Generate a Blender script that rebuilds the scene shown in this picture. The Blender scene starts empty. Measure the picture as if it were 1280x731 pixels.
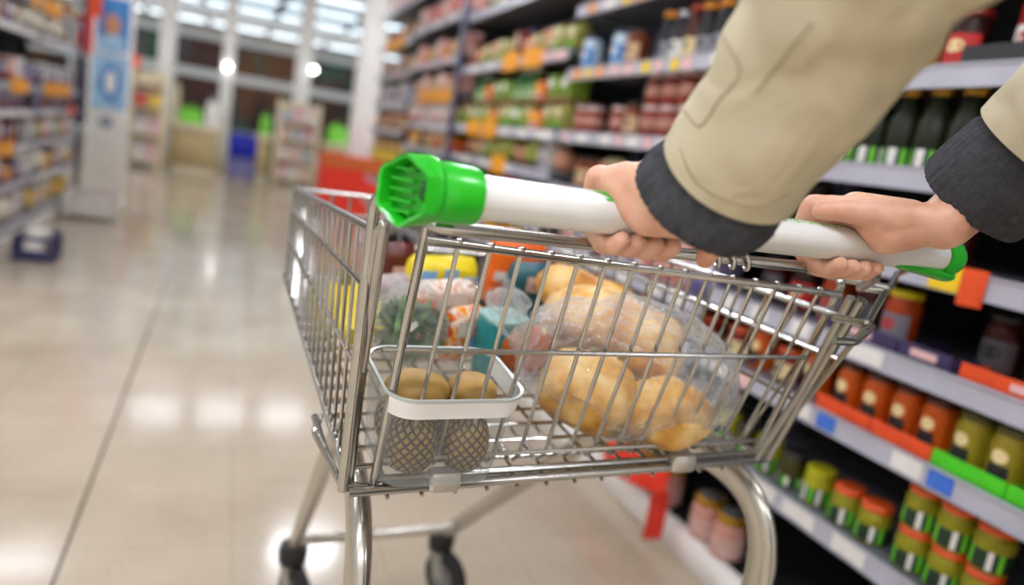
import bpy, bmesh, math, random
from math import sin, cos, pi, radians, sqrt, atan2
from mathutils import Vector, Matrix
random.seed(7)
C = bpy.context.scene.collection
S = bpy.context.scene

# ------------------------------------------------------------------ camera
CAM_H = 1.04
FPX = 950.0
AX = [(0.929, 0.081, 0.362), (-0.337, -0.221, 0.915), (0.155, -0.972, -0.178)]   # world axes seen by the camera
Rm = Matrix(AX)
cx_ = Vector(Rm.col[0]).normalized()
cz_ = Vector(Rm.col[2]); cz_ = (cz_ - cx_ * cz_.dot(cx_)).normalized()
cy_ = cz_.cross(cx_)
O = Vector((0, 0, CAM_H))
cam = bpy.data.cameras.new('camera'); cam_o = bpy.data.objects.new('camera', cam); C.objects.link(cam_o)
cam_o.matrix_world = Matrix(((cx_.x, -cy_.x, -cz_.x, O.x), (cx_.y, -cy_.y, -cz_.y, O.y), (cx_.z, -cy_.z, -cz_.z, O.z), (0, 0, 0, 1)))
cam.sensor_width = 36; cam.lens = 36 * FPX / 1280
cam.clip_start = 0.02; cam.clip_end = 80
cam.dof.use_dof = True; cam.dof.focus_distance = 0.72; cam.dof.aperture_fstop = 2.1
S.camera = cam_o

def ray(px, py):
    return cx_ * ((px - 640) / FPX) + cy_ * ((py - 365.5) / FPX) + cz_
def cp(px, py, d): return O + ray(px, py) * d          # a point at a known distance along the view
def atz(px, py, z): r = ray(px, py); return O + r * ((z - CAM_H) / r.z)
def atx(px, py, x): r = ray(px, py); return O + r * (x / r.x)
def aty(px, py, y): r = ray(px, py); return O + r * (y / r.y)

# ------------------------------------------------------------------ world, exposure
S.view_settings.view_transform = 'Standard'
try: S.view_settings.look = 'None'
except Exception: pass
S.view_settings.exposure = -0.1
S.view_settings.gamma = 1.0
S.view_settings.use_curve_mapping = False
w = bpy.data.worlds.new('world'); S.world = w; w.use_nodes = True
w.node_tree.nodes['Background'].inputs[0].default_value = (0.012, 0.016, 0.03, 1)
w.node_tree.nodes['Background'].inputs[1].default_value = 1.0
S.cycles.use_denoising = True
S.cycles.max_bounces = 8
S.cycles.transparent_max_bounces = 16
S.cycles.sample_clamp_indirect = 6
S.cycles.caustics_reflective = False
S.cycles.caustics_refractive = False
LIGHT_POWER = 120.0

# ------------------------------------------------------------------ materials
def lin(c):
    if isinstance(c, str):
        c = c.lstrip('#'); c = [int(c[i:i + 2], 16) / 255 for i in (0, 2, 4)]
    return tuple(((v / 12.92) if v <= 0.04045 else ((v + 0.055) / 1.055) ** 2.4) for v in c) + (1,)
MATS = {}
def mat(name, col, rough=0.5, metal=0.0, var=0.12, scale=30.0, coat=0.0, bump=0.0, bscale=200.0, trans=0.0, sss=0.0, spec=0.5):
    if name in MATS: return MATS[name]
    m = bpy.data.materials.new(name); m.use_nodes = True
    nt = m.node_tree; b = nt.nodes['Principled BSDF']
    c = lin(col)
    b.inputs['Roughness'].default_value = rough; b.inputs['Metallic'].default_value = metal
    b.inputs['Coat Weight'].default_value = coat; b.inputs['Coat Roughness'].default_value = 0.08
    b.inputs['Specular IOR Level'].default_value = spec
    if trans: b.inputs['Transmission Weight'].default_value = trans
    if sss:
        b.inputs['Subsurface Weight'].default_value = sss
        b.inputs['Subsurface Radius'].default_value = (0.012, 0.005, 0.003); b.inputs['Subsurface Scale'].default_value = 0.6
    tc = nt.nodes.new('ShaderNodeTexCoord')
    if var:
        n = nt.nodes.new('ShaderNodeTexNoise'); n.inputs['Scale'].default_value = scale; n.inputs['Detail'].default_value = 4
        nt.links.new(tc.outputs['Object'], n.inputs['Vector'])
        r = nt.nodes.new('ShaderNodeValToRGB')
        r.color_ramp.elements[0].position = 0.3; r.color_ramp.elements[1].position = 0.7
        r.color_ramp.elements[0].color = tuple(max(0, v * (1 - var)) for v in c[:3]) + (1,)
        r.color_ramp.elements[1].color = tuple(min(1, v * (1 + var)) for v in c[:3]) + (1,)
        nt.links.new(n.outputs['Fac'], r.inputs['Fac']); nt.links.new(r.outputs['Color'], b.inputs['Base Color'])
    else:
        b.inputs['Base Color'].default_value = c
    if bump:
        n2 = nt.nodes.new('ShaderNodeTexNoise'); n2.inputs['Scale'].default_value = bscale; n2.inputs['Detail'].default_value = 3
        nt.links.new(tc.outputs['Object'], n2.inputs['Vector'])
        bp = nt.nodes.new('ShaderNodeBump'); bp.inputs['Strength'].default_value = bump; bp.inputs['Distance'].default_value = 0.002
        nt.links.new(n2.outputs['Fac'], bp.inputs['Height']); nt.links.new(bp.outputs['Normal'], b.inputs['Normal'])
    MATS[name] = m
    return m
def emis(name, col, s):
    m = bpy.data.materials.new(name); m.use_nodes = True
    b = m.node_tree.nodes['Principled BSDF']
    b.inputs['Base Color'].default_value = lin(col); b.inputs['Emission Color'].default_value = lin(col); b.inputs['Emission Strength'].default_value = s
    return m
def clear(name, col, lo=0.08, hi=0.7, rough=0.06, wr=0.0, wscale=40):
    """thin clear film or sheet: transparent, with more reflection at grazing angles"""
    m = bpy.data.materials.new(name); m.use_nodes = True; nt = m.node_tree; nt.nodes.clear()
    out = nt.nodes.new('ShaderNodeOutputMaterial'); mx = nt.nodes.new('ShaderNodeMixShader')
    tr = nt.nodes.new('ShaderNodeBsdfTransparent'); tr.inputs[0].default_value = lin(col)
    gl = nt.nodes.new('ShaderNodeBsdfPrincipled'); gl.inputs['Base Color'].default_value = (0.85, 0.86, 0.86, 1); gl.inputs['Roughness'].default_value = rough
    lw = nt.nodes.new('ShaderNodeLayerWeight'); lw.inputs[0].default_value = 0.35
    mr = nt.nodes.new('ShaderNodeMapRange'); mr.inputs['To Min'].default_value = lo; mr.inputs['To Max'].default_value = hi
    nt.links.new(lw.outputs['Facing'], mr.inputs['Value']); nt.links.new(mr.outputs[0], mx.inputs[0])
    nt.links.new(tr.outputs[0], mx.inputs[1]); nt.links.new(gl.outputs[0], mx.inputs[2]); nt.links.new(mx.outputs[0], out.inputs[0])
    if wr:
        tc = nt.nodes.new('ShaderNodeTexCoord'); n = nt.nodes.new('ShaderNodeTexNoise'); n.inputs['Scale'].default_value = wscale
        bp = nt.nodes.new('ShaderNodeBump'); bp.inputs['Strength'].default_value = wr; bp.inputs['Distance'].default_value = 0.01
        nt.links.new(tc.outputs['Object'], n.inputs['Vector']); nt.links.new(n.outputs['Fac'], bp.inputs['Height'])
        nt.links.new(bp.outputs['Normal'], gl.inputs['Normal']); nt.links.new(bp.outputs['Normal'], lw.inputs['Normal'])
    return m

# ------------------------------------------------------------------ mesh builder
class MB:
    def __init__(s): s.v = []; s.f = []; s.m = []
    def add(s, vs, fs, mi=0):
        o = len(s.v); s.v += [Vector(v) for v in vs]
        for f in fs: s.f.append([i + o for i in f]); s.m.append(mi)
    def box(s, x0, x1, y0, y1, z0, z1, mi=0, ch=0.0, M=None):
        x0, x1 = min(x0, x1), max(x0, x1); y0, y1 = min(y0, y1), max(y0, y1); z0, z1 = min(z0, z1), max(z0, z1)
        if ch <= 0:
            vs = [(x, y, z) for z in (z0, z1) for x, y in ((x0, y0), (x1, y0), (x1, y1), (x0, y1))]
            fs = [(3, 2, 1, 0), (4, 5, 6, 7), (0, 1, 5, 4), (1, 2, 6, 5), (2, 3, 7, 6), (3, 0, 4, 7)]
        else:
            ch = min(ch, (x1 - x0) * .45, (y1 - y0) * .45, (z1 - z0) * .45)
            def ring(i, z):
                a, b, c, d = x0 + i, x1 - i, y0 + i, y1 - i
                return [(a + ch, c, z), (b - ch, c, z), (b, c + ch, z), (b, d - ch, z), (b - ch, d, z), (a + ch, d, z), (a, d - ch, z), (a, c + ch, z)]
            vs = ring(ch * .6, z0) + ring(0, z0 + ch) + ring(0, z1 - ch) + ring(ch * .6, z1)
            fs = [tuple(range(7, -1, -1)), tuple(range(24, 32))]
            for k in range(3):
                for i in range(8): fs.append((k * 8 + i, k * 8 + (i + 1) % 8, k * 8 + 8 + (i + 1) % 8, k * 8 + 8 + i))
        if M is not None: vs = [M @ Vector(v) for v in vs]
        s.add(vs, fs, mi); return s
    def rings(s, rs, mi=0, cap0=True, cap1=True, closed=False, mfun=None):
        """rs: list of equal-length vertex rings"""
        n = len(rs[0]); o = len(s.v)
        for r in rs: s.v += [Vector(p) for p in r]
        K = len(rs)
        for k in range(K if closed else K - 1):
            a = o + k * n; b = o + ((k + 1) % K) * n
            for i in range(n):
                s.f.append([a + i, a + (i + 1) % n, b + (i + 1) % n, b + i]); s.m.append(mfun(k, i) if mfun else mi)
        if not closed:
            if cap0: s.f.append([o + i for i in range(n - 1, -1, -1)]); s.m.append(mi)
            if cap1: s.f.append([o + (K - 1) * n + i for i in range(n)]); s.m.append(mi)
        return s
    def tube(s, pts, r, n=8, mi=0, closed=False):
        pts = [Vector(p) for p in pts]; K = len(pts); rs = []
        N = None
        for i, p in enumerate(pts):
            if closed: t = pts[(i + 1) % K] - pts[i - 1]
            else: t = pts[min(i + 1, K - 1)] - pts[max(i - 1, 0)]
            t.normalize()
            if N is None:
                N = t.cross(Vector((0, 0, 1)))
                if N.length < 1e-3: N = t.cross(Vector((1, 0, 0)))
            N = (N - t * N.dot(t)).normalized(); B = t.cross(N)
            rr = r[i] if isinstance(r, (list, tuple)) else r
            rs.append([p + (N * cos(2 * pi * j / n) + B * sin(2 * pi * j / n)) * rr for j in range(n)])
        return s.rings(rs, mi, closed=closed)
    def lathe(s, prof, n=20, c=(0, 0, 0), mi=0, mfun=None):
        rs = [[(c[0] + r * cos(2 * pi * j / n), c[1] + r * sin(2 * pi * j / n), c[2] + z) for j in range(n)] for r, z in prof]
        return s.rings(rs, mi, mfun=mfun)
    def ell(s, c, r, n=16, mi=0, M=None, fn=None):
        c = Vector(c); rs = []
        for k in range(1, n // 2 + 1):
            th = -pi / 2 + pi * k / (n // 2 + 1)
            ring = []
            for j in range(n):
                d = Vector((cos(th) * cos(2 * pi * j / n), cos(th) * sin(2 * pi * j / n), sin(th)))
                q = Vector((d.x * r[0], d.y * r[1], d.z * r[2]))
                if fn: q = q * fn(d)
                ring.append(c + (M @ q if M is not None else q))
            rs.append(ring)
        return s.rings(rs, mi)
    def patch(s, r, a0, ha, zc, hz, oval=False, mi=0, n=8):
        """a label patch on a cylinder of radius r about z, centred on angle a0"""
        if oval:
            vs = [(r * cos(a0), r * sin(a0), zc)]; N = 16
            for j in range(N):
                a = a0 + ha * cos(2 * pi * j / N); vs.append((r * cos(a), r * sin(a), zc + hz * sin(2 * pi * j / N)))
            fs = [(0, 1 + j, 1 + (j + 1) % N) for j in range(N)]
        else:
            vs = []; fs = []
            for i in range(n + 1):
                a = a0 - ha + 2 * ha * i / n
                vs += [(r * cos(a), r * sin(a), zc - hz), (r * cos(a), r * sin(a), zc + hz)]
            fs = [(2 * i, 2 * i + 2, 2 * i + 3, 2 * i + 1) for i in range(n)]
        s.add(vs, fs, mi); return s
    def build(s, name, mats, parent=None, smooth=True, ang=40, loc=None):
        """verts are in world space when the parent sits where it will stay; made local here"""
        off = Vector(loc) if loc is not None else (wloc(parent) if parent else Vector((0, 0, 0)))
        me = bpy.data.meshes.new(name)
        me.from_pydata([tuple(v - off) for v in s.v], [], s.f)
        if not isinstance(mats, (list, tuple)): mats = [mats]
        for m in mats: me.materials.append(m)
        me.polygons.foreach_set('material_index', s.m)
        me.update()
        bm = bmesh.new(); bm.from_mesh(me); bmesh.ops.recalc_face_normals(bm, faces=bm.faces)
        if smooth:
            for f in bm.faces: f.smooth = True
            for e in bm.edges:
                if len(e.link_faces) == 2 and e.calc_face_angle(0) > radians(ang): e.smooth = False
        bm.to_mesh(me); bm.free()
        o = bpy.data.objects.new(name, me); C.objects.link(o)
        if parent: o.parent = parent
        if loc is not None: o.location = loc
        return o
WL = {}
def wloc(o):
    p = Vector(o.location)
    while o.parent: o = o.parent; p += o.location
    return p
def thing(name, label, cat, loc=(0, 0, 0), group=None):
    o = bpy.data.objects.new(name, None); C.objects.link(o); o.location = loc; o.empty_display_size = .05
    o['label'] = label; o['category'] = cat
    if group: o['group'] = group
    return o
def tag(o, label, cat, group=None):
    o['label'] = label; o['category'] = cat
    if group: o['group'] = group
    return o
def struct(o): o['kind'] = 'structure'; return o
KIDS = {}
def dup(root, loc, rz, label, group):
    r = root.copy(); C.objects.link(r); r.location = loc; r.rotation_euler = (0, 0, rz); r['label'] = label
    if group: r['group'] = group
    for ch in KIDS[root.name]:
        c = ch.copy(); C.objects.link(c); c.parent = r
    return r
def sstep(pts, n=6):
    """Catmull-Rom through points"""
    pts = [Vector(p) for p in pts]; out = []
    for i in range(len(pts) - 1):
        p0 = pts[max(i - 1, 0)]; p1 = pts[i]; p2 = pts[i + 1]; p3 = pts[min(i + 2, len(pts) - 1)]
        for k in range(n):
            t = k / n
            out.append(0.5 * ((2 * p1) + (p2 - p0) * t + (2 * p0 - 5 * p1 + 4 * p2 - p3) * t * t + (3 * p1 - p0 - 3 * p2 + p3) * t ** 3))
    out.append(pts[-1]); return out
def rounded(pts, r, n=5):
    """polyline with rounded corners"""
    pts = [Vector(p) for p in pts]; out = [pts[0]]
    for i in range(1, len(pts) - 1):
        a = (pts[i - 1] - pts[i]); b = (pts[i + 1] - pts[i]); rr = min(r, a.length * .45, b.length * .45)
        A = pts[i] + a.normalized() * rr; B = pts[i] + b.normalized() * rr
        for k in range(n + 1):
            t = k / n; out.append(A * (1 - t) ** 2 + pts[i] * 2 * t * (1 - t) + B * t * t)
    out.append(pts[-1]); return out

# ------------------------------------------------------------------ the room
XL, XR, Y0, Y1, ZC = -6.0, 6.0, -4.0, 21.0, 3.2
def floor_mat():
    m = bpy.data.materials.new('terrazzo_tile'); m.use_nodes = True; nt = m.node_tree; b = nt.nodes['Principled BSDF']
    tc = nt.nodes.new('ShaderNodeTexCoord'); sp = nt.nodes.new('ShaderNodeSeparateXYZ'); nt.links.new(tc.outputs['Object'], sp.inputs[0])
    def math_(op, a, bb=None, c=None):
        n = nt.nodes.new('ShaderNodeMath'); n.operation = op
        for i, v in enumerate((a, bb, c)):
            if v is None: continue
            if isinstance(v, (int, float)): n.inputs[i].default_value = v
            else: nt.links.new(v, n.inputs[i])
        return n.outputs[0]
    def line(sock, off, pitch, w_):
        a = math_('ADD', sock, -off + 100 * pitch); a = math_('DIVIDE', a, pitch); a = math_('FRACT', a)
        a = math_('SUBTRACT', a, 0.5); a = math_('ABSOLUTE', a); a = math_('SUBTRACT', 0.5, a)
        return math_('LESS_THAN', a, w_ / pitch)
    T = 0.357
    jx = line(sp.outputs[0], -0.27, T, 0.0016); jy = line(sp.outputs[1], 2.158, T, 0.0016)
    dark = line(sp.outputs[0], -0.272, T * 6, 0.0042)
    n1 = nt.nodes.new('ShaderNodeTexNoise'); n1.inputs['Scale'].default_value = 2.2; n1.inputs['Detail'].default_value = 6
    n2 = nt.nodes.new('ShaderNodeTexVoronoi'); n2.inputs['Scale'].default_value = 160
    nt.links.new(tc.outputs['Object'], n1.inputs[0]); nt.links.new(tc.outputs['Object'], n2.inputs[0])
    r1 = nt.nodes.new('ShaderNodeValToRGB'); r1.color_ramp.elements[0].color = lin('#b9a992'); r1.color_ramp.elements[1].color = lin('#d0c1ab')
    r1.color_ramp.elements[0].position = .3; r1.color_ramp.elements[1].position = .7
    nt.links.new(n1.outputs['Fac'], r1.inputs[0])
    r2 = nt.nodes.new('ShaderNodeValToRGB'); r2.color_ramp.elements[0].color = (.5, .46, .42, 1); r2.color_ramp.elements[1].color = (1, 1, 1, 1)
    r2.color_ramp.elements[0].position = .12; r2.color_ramp.elements[1].position = .34
    nt.links.new(n2.outputs['Distance'], r2.inputs[0])
    mu = nt.nodes.new('ShaderNodeMixRGB'); mu.blend_type = 'MULTIPLY'; mu.inputs[0].default_value = .8
    nt.links.new(r1.outputs[0], mu.inputs[1]); nt.links.new(r2.outputs[0], mu.inputs[2])
    j = math_('MAXIMUM', jx, jy); j = math_('MULTIPLY', j, .28)
    m1 = nt.nodes.new('ShaderNodeMixRGB'); nt.links.new(j, m1.inputs[0]); nt.links.new(mu.outputs[0], m1.inputs[1]); m1.inputs[2].default_value = lin('#5a4c40')
    m2 = nt.nodes.new('ShaderNodeMixRGB'); nt.links.new(math_('MULTIPLY', dark, .85), m2.inputs[0]); nt.links.new(m1.outputs[0], m2.inputs[1]); m2.inputs[2].default_value = lin('#3a342e')
    nt.links.new(m2.outputs[0], b.inputs['Base Color']); b.inputs['Roughness'].default_value = 0.125; b.inputs['Specular IOR Level'].default_value = .5
    return m
struct(MB().box(XL, XR, Y0, Y1 + 4, -.1, 0).build('floor', floor_mat(), smooth=False))
ceil_m = mat('ceiling_tile', '#c8ccd2', .9, var=.05, scale=3)
struct(MB().box(XL, XR, Y0, Y1 + 4, ZC, ZC + .1).build('ceiling', ceil_m, smooth=False))
wall_m = mat('wall_paint', '#d8d5cf', .8, var=.05, scale=2)
struct(MB().box(XL - .1, XL, Y0, Y1 + 4, 0, ZC).build('wall_left', wall_m, smooth=False))
struct(MB().box(XR, XR + .1, Y0, Y1 + 4, 0, ZC).build('wall_right', wall_m, smooth=False))
struct(MB().box(XL, XR, Y0 - .1, Y0, 0, ZC).build('wall_front', wall_m, smooth=False))
def night_mat():
    m = bpy.data.materials.new('night_street'); m.use_nodes = True; nt = m.node_tree; b = nt.nodes['Principled BSDF']
    tc = nt.nodes.new('ShaderNodeTexCoord'); mp = nt.nodes.new('ShaderNodeMapping'); mp.inputs['Scale'].default_value = (1.4, 1, .5)
    v = nt.nodes.new('ShaderNodeTexVoronoi'); v.inputs['Scale'].default_value = 1.0
    nt.links.new(tc.outputs['Object'], mp.inputs[0]); nt.links.new(mp.outputs[0], v.inputs[0])
    sp = nt.nodes.new('ShaderNodeSeparateColor'); nt.links.new(v.outputs['Color'], sp.inputs[0])
    r = nt.nodes.new('ShaderNodeValToRGB'); r.color_ramp.interpolation = 'CONSTANT'
    cols = ['#4a2418', '#5a2a1c', '#7a808a', '#2f4a34', '#8a5a18', '#565c68', '#357a6c', '#5a2018']
    el = r.color_ramp.elements
    while len(el) < len(cols): el.new(.5)
    for i, c in enumerate(cols): el[i].position = i / len(cols); el[i].color = lin(c)
    nt.links.new(sp.outputs[0], r.inputs[0]); nt.links.new(r.outputs[0], b.inputs['Base Color']); b.inputs['Roughness'].default_value = .7
    return m
struct(MB().box(XL, XR, Y1 + 4, Y1 + 4.1, 0, ZC).build('wall_back', night_mat(), smooth=False))

white_p = mat('white_painted_metal', '#f4f2ee', .35, var=.04, scale=5)
cream_p = mat('cream_laminate', '#d9cdb0', .45, var=.05, scale=5)
glass_pane = clear('window_glass', '#cfc8c4', .04, .4, .02)
# glazed front at the far end: panes, mullions, rails
xs = [-6, -3.6, -1.55, -.16, 1.6, 3.6, 6]
for k in range(len(xs) - 1):
    g = MB().box(xs[k] + .05, xs[k + 1] - .05, Y1 + .02, Y1 + .035, .12, 1.7).box(xs[k] + .05, xs[k + 1] - .05, Y1 + .02, Y1 + .035, 1.86, 2.62)
    struct(g.build('window_%d' % (k + 1), glass_pane, smooth=False))
fr = MB()
for x in xs: fr.box(x - .05, x + .05, Y1 - .02, Y1 + .08, 0, ZC - .001)
struct(fr.build('trim_1', white_p, smooth=False))
struct(MB().box(XL, XR, Y1 - .03, Y1 + .09, 1.68, 1.88).build('trim_2', white_p, smooth=False))
struct(MB().box(XL, XR, Y1 - .03, Y1 + .09, 2.6, 2.8).build('trim_3', white_p, smooth=False))
struct(MB().box(XL, XR, Y1 - .03, Y1 + .09, 0.001, .12).build('trim_4', white_p, smooth=False))
struct(MB().box(XL, XR, 16.4, 16.55, 2.78, 2.9).build('trim_5', white_p, smooth=False))
# ceiling slats over the far end
slat_m = mat('dark_ceiling_gap', '#22302e', .8)
for k, y in enumerate((15.15, 15.9, 16.9, 17.75, 18.6, 19.6, 20.3)):
    struct(MB().box(XL, XR, y - .16, y + .16, ZC - .012, ZC - .001).build('trim_%d' % (6 + k), slat_m, smooth=False))

# fluorescent strips
lamp_m = emis('fluorescent_tube', '#f3f6ff', LIGHT_POWER)
lampf_m = mat('lamp_housing', '#dcdcdc', .4, var=.03)
rows = [(-2.5, 'behind the shopper'), (-.3, 'above the trolley'), (3.4, 'past the trolley'), (7.1, 'at the end of the near shelves'), (10.8, 'before the tills'), (14.5, 'above the tills'), (16.2, 'behind the tills'), (18.1, 'near the glass front'), (19.9, 'closest to the glass front'), (22.6, 'added outside to light the street wall')]  # the last row is added to light the wall beyond the glass
ORD = ['first', 'second', 'third', 'fourth', 'fifth', 'sixth', 'seventh', 'eighth', 'ninth', 'tenth', 'eleventh', 'twelfth', 'thirteenth', 'fourteenth', 'fifteenth', 'sixteenth', 'seventeenth', 'eighteenth', 'nineteenth', 'twentieth']
ORD += ['twenty-' + o for o in ORD[:9]] + ['thirtieth'] + ['thirty-' + o for o in ORD[:9]] + ['fortieth'] + ['forty-' + o for o in ORD[:9]]
lampd_m = emis('cool_light_panel', '#d3e4f0', 3.2)
lampm_m = emis('soft_tube', '#f3f6ff', 24.0)
lamp0 = lamp1 = lamp2 = None
for y, wh in rows:
    for i, x in enumerate((-4.6, -3.0, -1.46, -.63, .20, 1.03, 3.0, 4.6) if y in (7.1, 10.8) else (-4.6, -3.0, -1.5, 0.0, 1.5, 3.0, 4.6)):
        if y == 7.1 and i in (3, 4): continue
        lb = 'ceiling light, %s from the left wall, row %s' % (ORD[i], wh)
        if lamp0 is None:
            lamp0 = thing('ceiling_light', lb, 'ceiling light', (x, y, ZC - .06), 'fluorescent ceiling lights')
            a = MB().box(x - .34, x + .34, y - .09, y + .09, ZC - .03, ZC - .001, ch=.006).build('housing', lampf_m, lamp0)
            b_ = MB().box(x - .31, x + .31, y - .05, y + .05, ZC - .06, ZC - .031, ch=.01).build('diffuser', lamp_m, lamp0)
            KIDS[lamp0.name] = [a, b_]
        elif y in (7.1, 10.8) and abs(x) < 1.5 and not (y == 7.1 and x > 0):
            if lamp2 is None:
                lamp2 = thing('ceiling_light', lb, 'ceiling light', (x, y, ZC - .06), 'soft ceiling lights')
                a = MB().box(x - .34, x + .34, y - .09, y + .09, ZC - .03, ZC - .001, ch=.006).build('housing', lampf_m, lamp2)
                b_ = MB().box(x - .31, x + .31, y - .06, y + .06, ZC - .06, ZC - .031, ch=.01).build('diffuser', lampm_m, lamp2)
                KIDS[lamp2.name] = [a, b_]
            else: dup(lamp2, (x, y, ZC - .06), 0, lb, 'soft ceiling lights')
        elif y < 14: dup(lamp0, (x, y, ZC - .06), 0, lb, 'fluorescent ceiling lights')
        elif lamp1 is None:
            lamp1 = thing('ceiling_light', lb, 'ceiling light', (x, y, ZC - .06), 'cool ceiling light panels')
            a = MB().box(x - .70, x + .70, y - .22, y + .22, ZC - .03, ZC - .001, ch=.006).build('housing', lampf_m, lamp1)
            b_ = MB().box(x - .67, x + .67, y - .18, y + .18, ZC - .06, ZC - .031, ch=.01).build('diffuser', lampd_m, lamp1)
            KIDS[lamp1.name] = [a, b_]
        else: dup(lamp1, (x, y, ZC - .06), 0, lb, 'cool ceiling light panels')

# added fill light behind the head rail, to brighten the wall outside
ld = bpy.data.lights.new('street_fill_light', 'AREA'); ld.shape = 'RECTANGLE'; ld.size = 8; ld.size_y = .15; ld.energy = 110; ld.color = (1, .93, .85)
lo_ = bpy.data.objects.new('street_fill_light', ld); C.objects.link(lo_); lo_.location = (0, Y1 + .25, 2.7)
lo_.rotation_euler = (radians(68), 0, 0); lo_['label'] = 'added fill light outside the glass front, brightening the street wall'; lo_['category'] = 'lamp'
# columns in front of the glazing
for nm, x, y, wd, lb in (('a', -1.05, 14.0, .25, 'white pillar behind the magazine rack, beside the blue advertising board'), ('b', -.12, 14.0, .20, 'slim white pillar beside the cream till counter'),
                         ('c', 1.08, 14.0, .25, 'white pillar behind the pink magazine stand'), ('d', 1.48, 9.5, .27, 'broad white pillar at the far end of the tall grocery shelves')):
    t = thing('pillar', lb, 'pillar', (x, y, 0))
    MB().box(x - wd / 2, x + wd / 2, y - wd / 2, y + wd / 2, 0.0, ZC - .002, ch=.012).build('shaft', white_p, t)
    MB().box(x - wd / 2 - .012, x + wd / 2 + .012, y - wd / 2 - .012, y + wd / 2 + .012, 0, .12, ch=.006).build('base_trim', cream_p, t)
globe = emis('globe_glow', '#ffffff', 14)  # glowing globes added for two bright reflection dots
for x, y, z, lb in ((-.13, 13.86, 1.70, 'small round white lamp on the slim pillar beside the till'), (1.24, 13.86, 1.90, 'small round white lamp by the pillar behind the magazine stand')):
    t = thing('glow_globe', lb, 'lamp', (x, y, z))
    MB().ell((x, y, z), (.045, .045, .045), 14).build('globe', globe, t)
    MB().tube([(x, y + .02, z), (x, y + .06, z), (x - .02, y + .1, z)], .012, 8).build('bracket', white_p, t)

# ------------------------------------------------------------------ shelving
sh_top = mat('shelf_steel', '#6f7078', .4, var=.04, scale=8)
sh_dark = mat('shelf_shade_black', '#0b0b0d', .8, var=.1)  # near-black: the shade inside the shelves is put into this colour
rail_m = mat('price_rail', '#bcbcc9', .3, var=.06, scale=14, coat=.3)
tagc = {'w': mat('white_tag', '#efece8', .5, var=.06, scale=60), 'b': mat('blue_tag', '#3f74d8', .5, var=.12, scale=90), 'o': mat('orange_card', '#ffa60c', .5, var=.12, scale=25),
        'y': mat('yellow_card', '#f6d21a', .5, var=.1, scale=30), 'p': mat('pink_tag', '#f0c3c0', .5, var=.12, scale=40), 'r': mat('red_card', '#e8321a', .5, var=.08, scale=20), 'a': mat('amber_tag', '#f2a25c', .5, var=.1, scale=30)}
post_m = mat('grey_post', '#55566e', .5, var=.05)
def bay(name, label, x, sg, y0, y1, shelves, ztop, tags={}, plinth=.09, post=None, depth=.45, base_mat=None):
    """shelving with its front at x; sg=+1: goods behind x, to the right"""
    t = thing(name, label, 'shelving', (x + sg * depth / 2, (y0 + y1) / 2, 0))
    X = lambda d: x + sg * d
    MB().box(X(depth - .03), X(depth), y0, y1, 0, ztop).build('back_panel', sh_dark, t, smooth=False)
    MB().box(X(.015), X(.045), y0, y1, 0, plinth, ch=.004).build('plinth', white_p, t)
    MB().box(X(.046), X(depth - .032), y0, y1, 0, plinth - .001).build('base_deck', sh_dark, t, smooth=False)  # deck blackened with the shade that lies under the lowest shelf
    for yy in (y0 + .015, y1 - .015):
        MB().box(X(depth - .075), X(depth - .031), yy - .014, yy + .014, plinth + .001, ztop, ch=.003).build('upright', post_m, t)
    if post is not None:
        MB().box(X(-.03), X(-.004), post - .022, post + .022, 0, ztop, ch=.004).build('front_post', post_m, t)
    for zi, z in enumerate(shelves):
        s = MB().box(X(.004), X(depth - .08), y0 + .005, y1 - .005, z - .018, z, ch=.003).build('shelf', sh_dark if base_mat == 'd' else sh_top, t)
        MB().box(X(0), X(.003), y0 + .006, y1 - .006, z - .043, z + .002).box(X(-.0035), X(0), y0 + .006, y1 - .006, z - .043, z - .040).box(X(-.0035), X(0), y0 + .006, y1 - .006, z - .002, z + .002).build('price_rail', rail_m, s, smooth=False)
        for (yc, wd, c) in tags.get(zi, ()):
            big = c in 'oyr' and wd > .09
            MB().box(X(-.006 if big else -.0025), X(-.0036 if big else -.0004), yc - wd / 2, yc + wd / 2, z - (.058 if big else .038), z + (.03 if big else -.004), ch=.001).build('promo_card' if big else 'price_tag', tagc[c], s, smooth=False)
    return t
RX = 1.25
def tg(ys, wd, c): return [(y, wd, c) for y in ys]
SA = [.375, .60, .772, .958, 1.134, 1.33, 1.62, 1.9]
bay('shelving_bay', 'near grey steel grocery shelving with blue price tags, facing the trolley', RX, 1, -.1, 1.72, SA, 2.1,
    {0: [(1.37, .12, 'w'), (1.23, .10, 'w'), (1.08, .09, 'w')], 1: [(1.215, .055, 'b'), (.925, .055, 'b'), (1.30, .07, 'w'), (1.0, .07, 'w'), (1.6, .07, 'w'), (1.5, .06, 'p')],
     2: [(1.155, .09, 'w'), (1.62, .06, 'w'), (1.5, .06, 'w'), (1.35, .06, 'w')], 3: [(1.0, .05, 'w')], 4: [], 5: []})
SB = [.36, .59, .722, .95, 1.16, 1.403, 1.648, 1.95]
bay('shelving_bay', 'dark shelving of glass jars with yellow price tags, just past the near bay', RX, 1, 1.735, 2.945, SB, 2.15,
    {2: tg([1.85, 2.0, 2.2, 2.4, 2.65], .08, 'w'), 4: tg([1.9, 2.1, 2.3, 2.5, 2.7], .08, 'w') + tg([2.0, 2.2, 2.4, 2.85], .05, 'p'),
     5: [(1.9, .05, 'w'), (2.05, .05, 'p'), (2.12, .05, 'y'), (2.22, .05, 'p'), (2.3, .06, 'y'), (2.42, .07, 'p'), (2.52, .06, 'p'), (2.64, .07, 'a'), (2.74, .05, 'y'), (2.84, .08, 'a')],
     6: [(2.3, .07, 'y'), (2.42, .07, 'a'), (2.52, .07, 'y'), (2.65, .09, 'w'), (2.8, .07, 'a')]})
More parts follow.
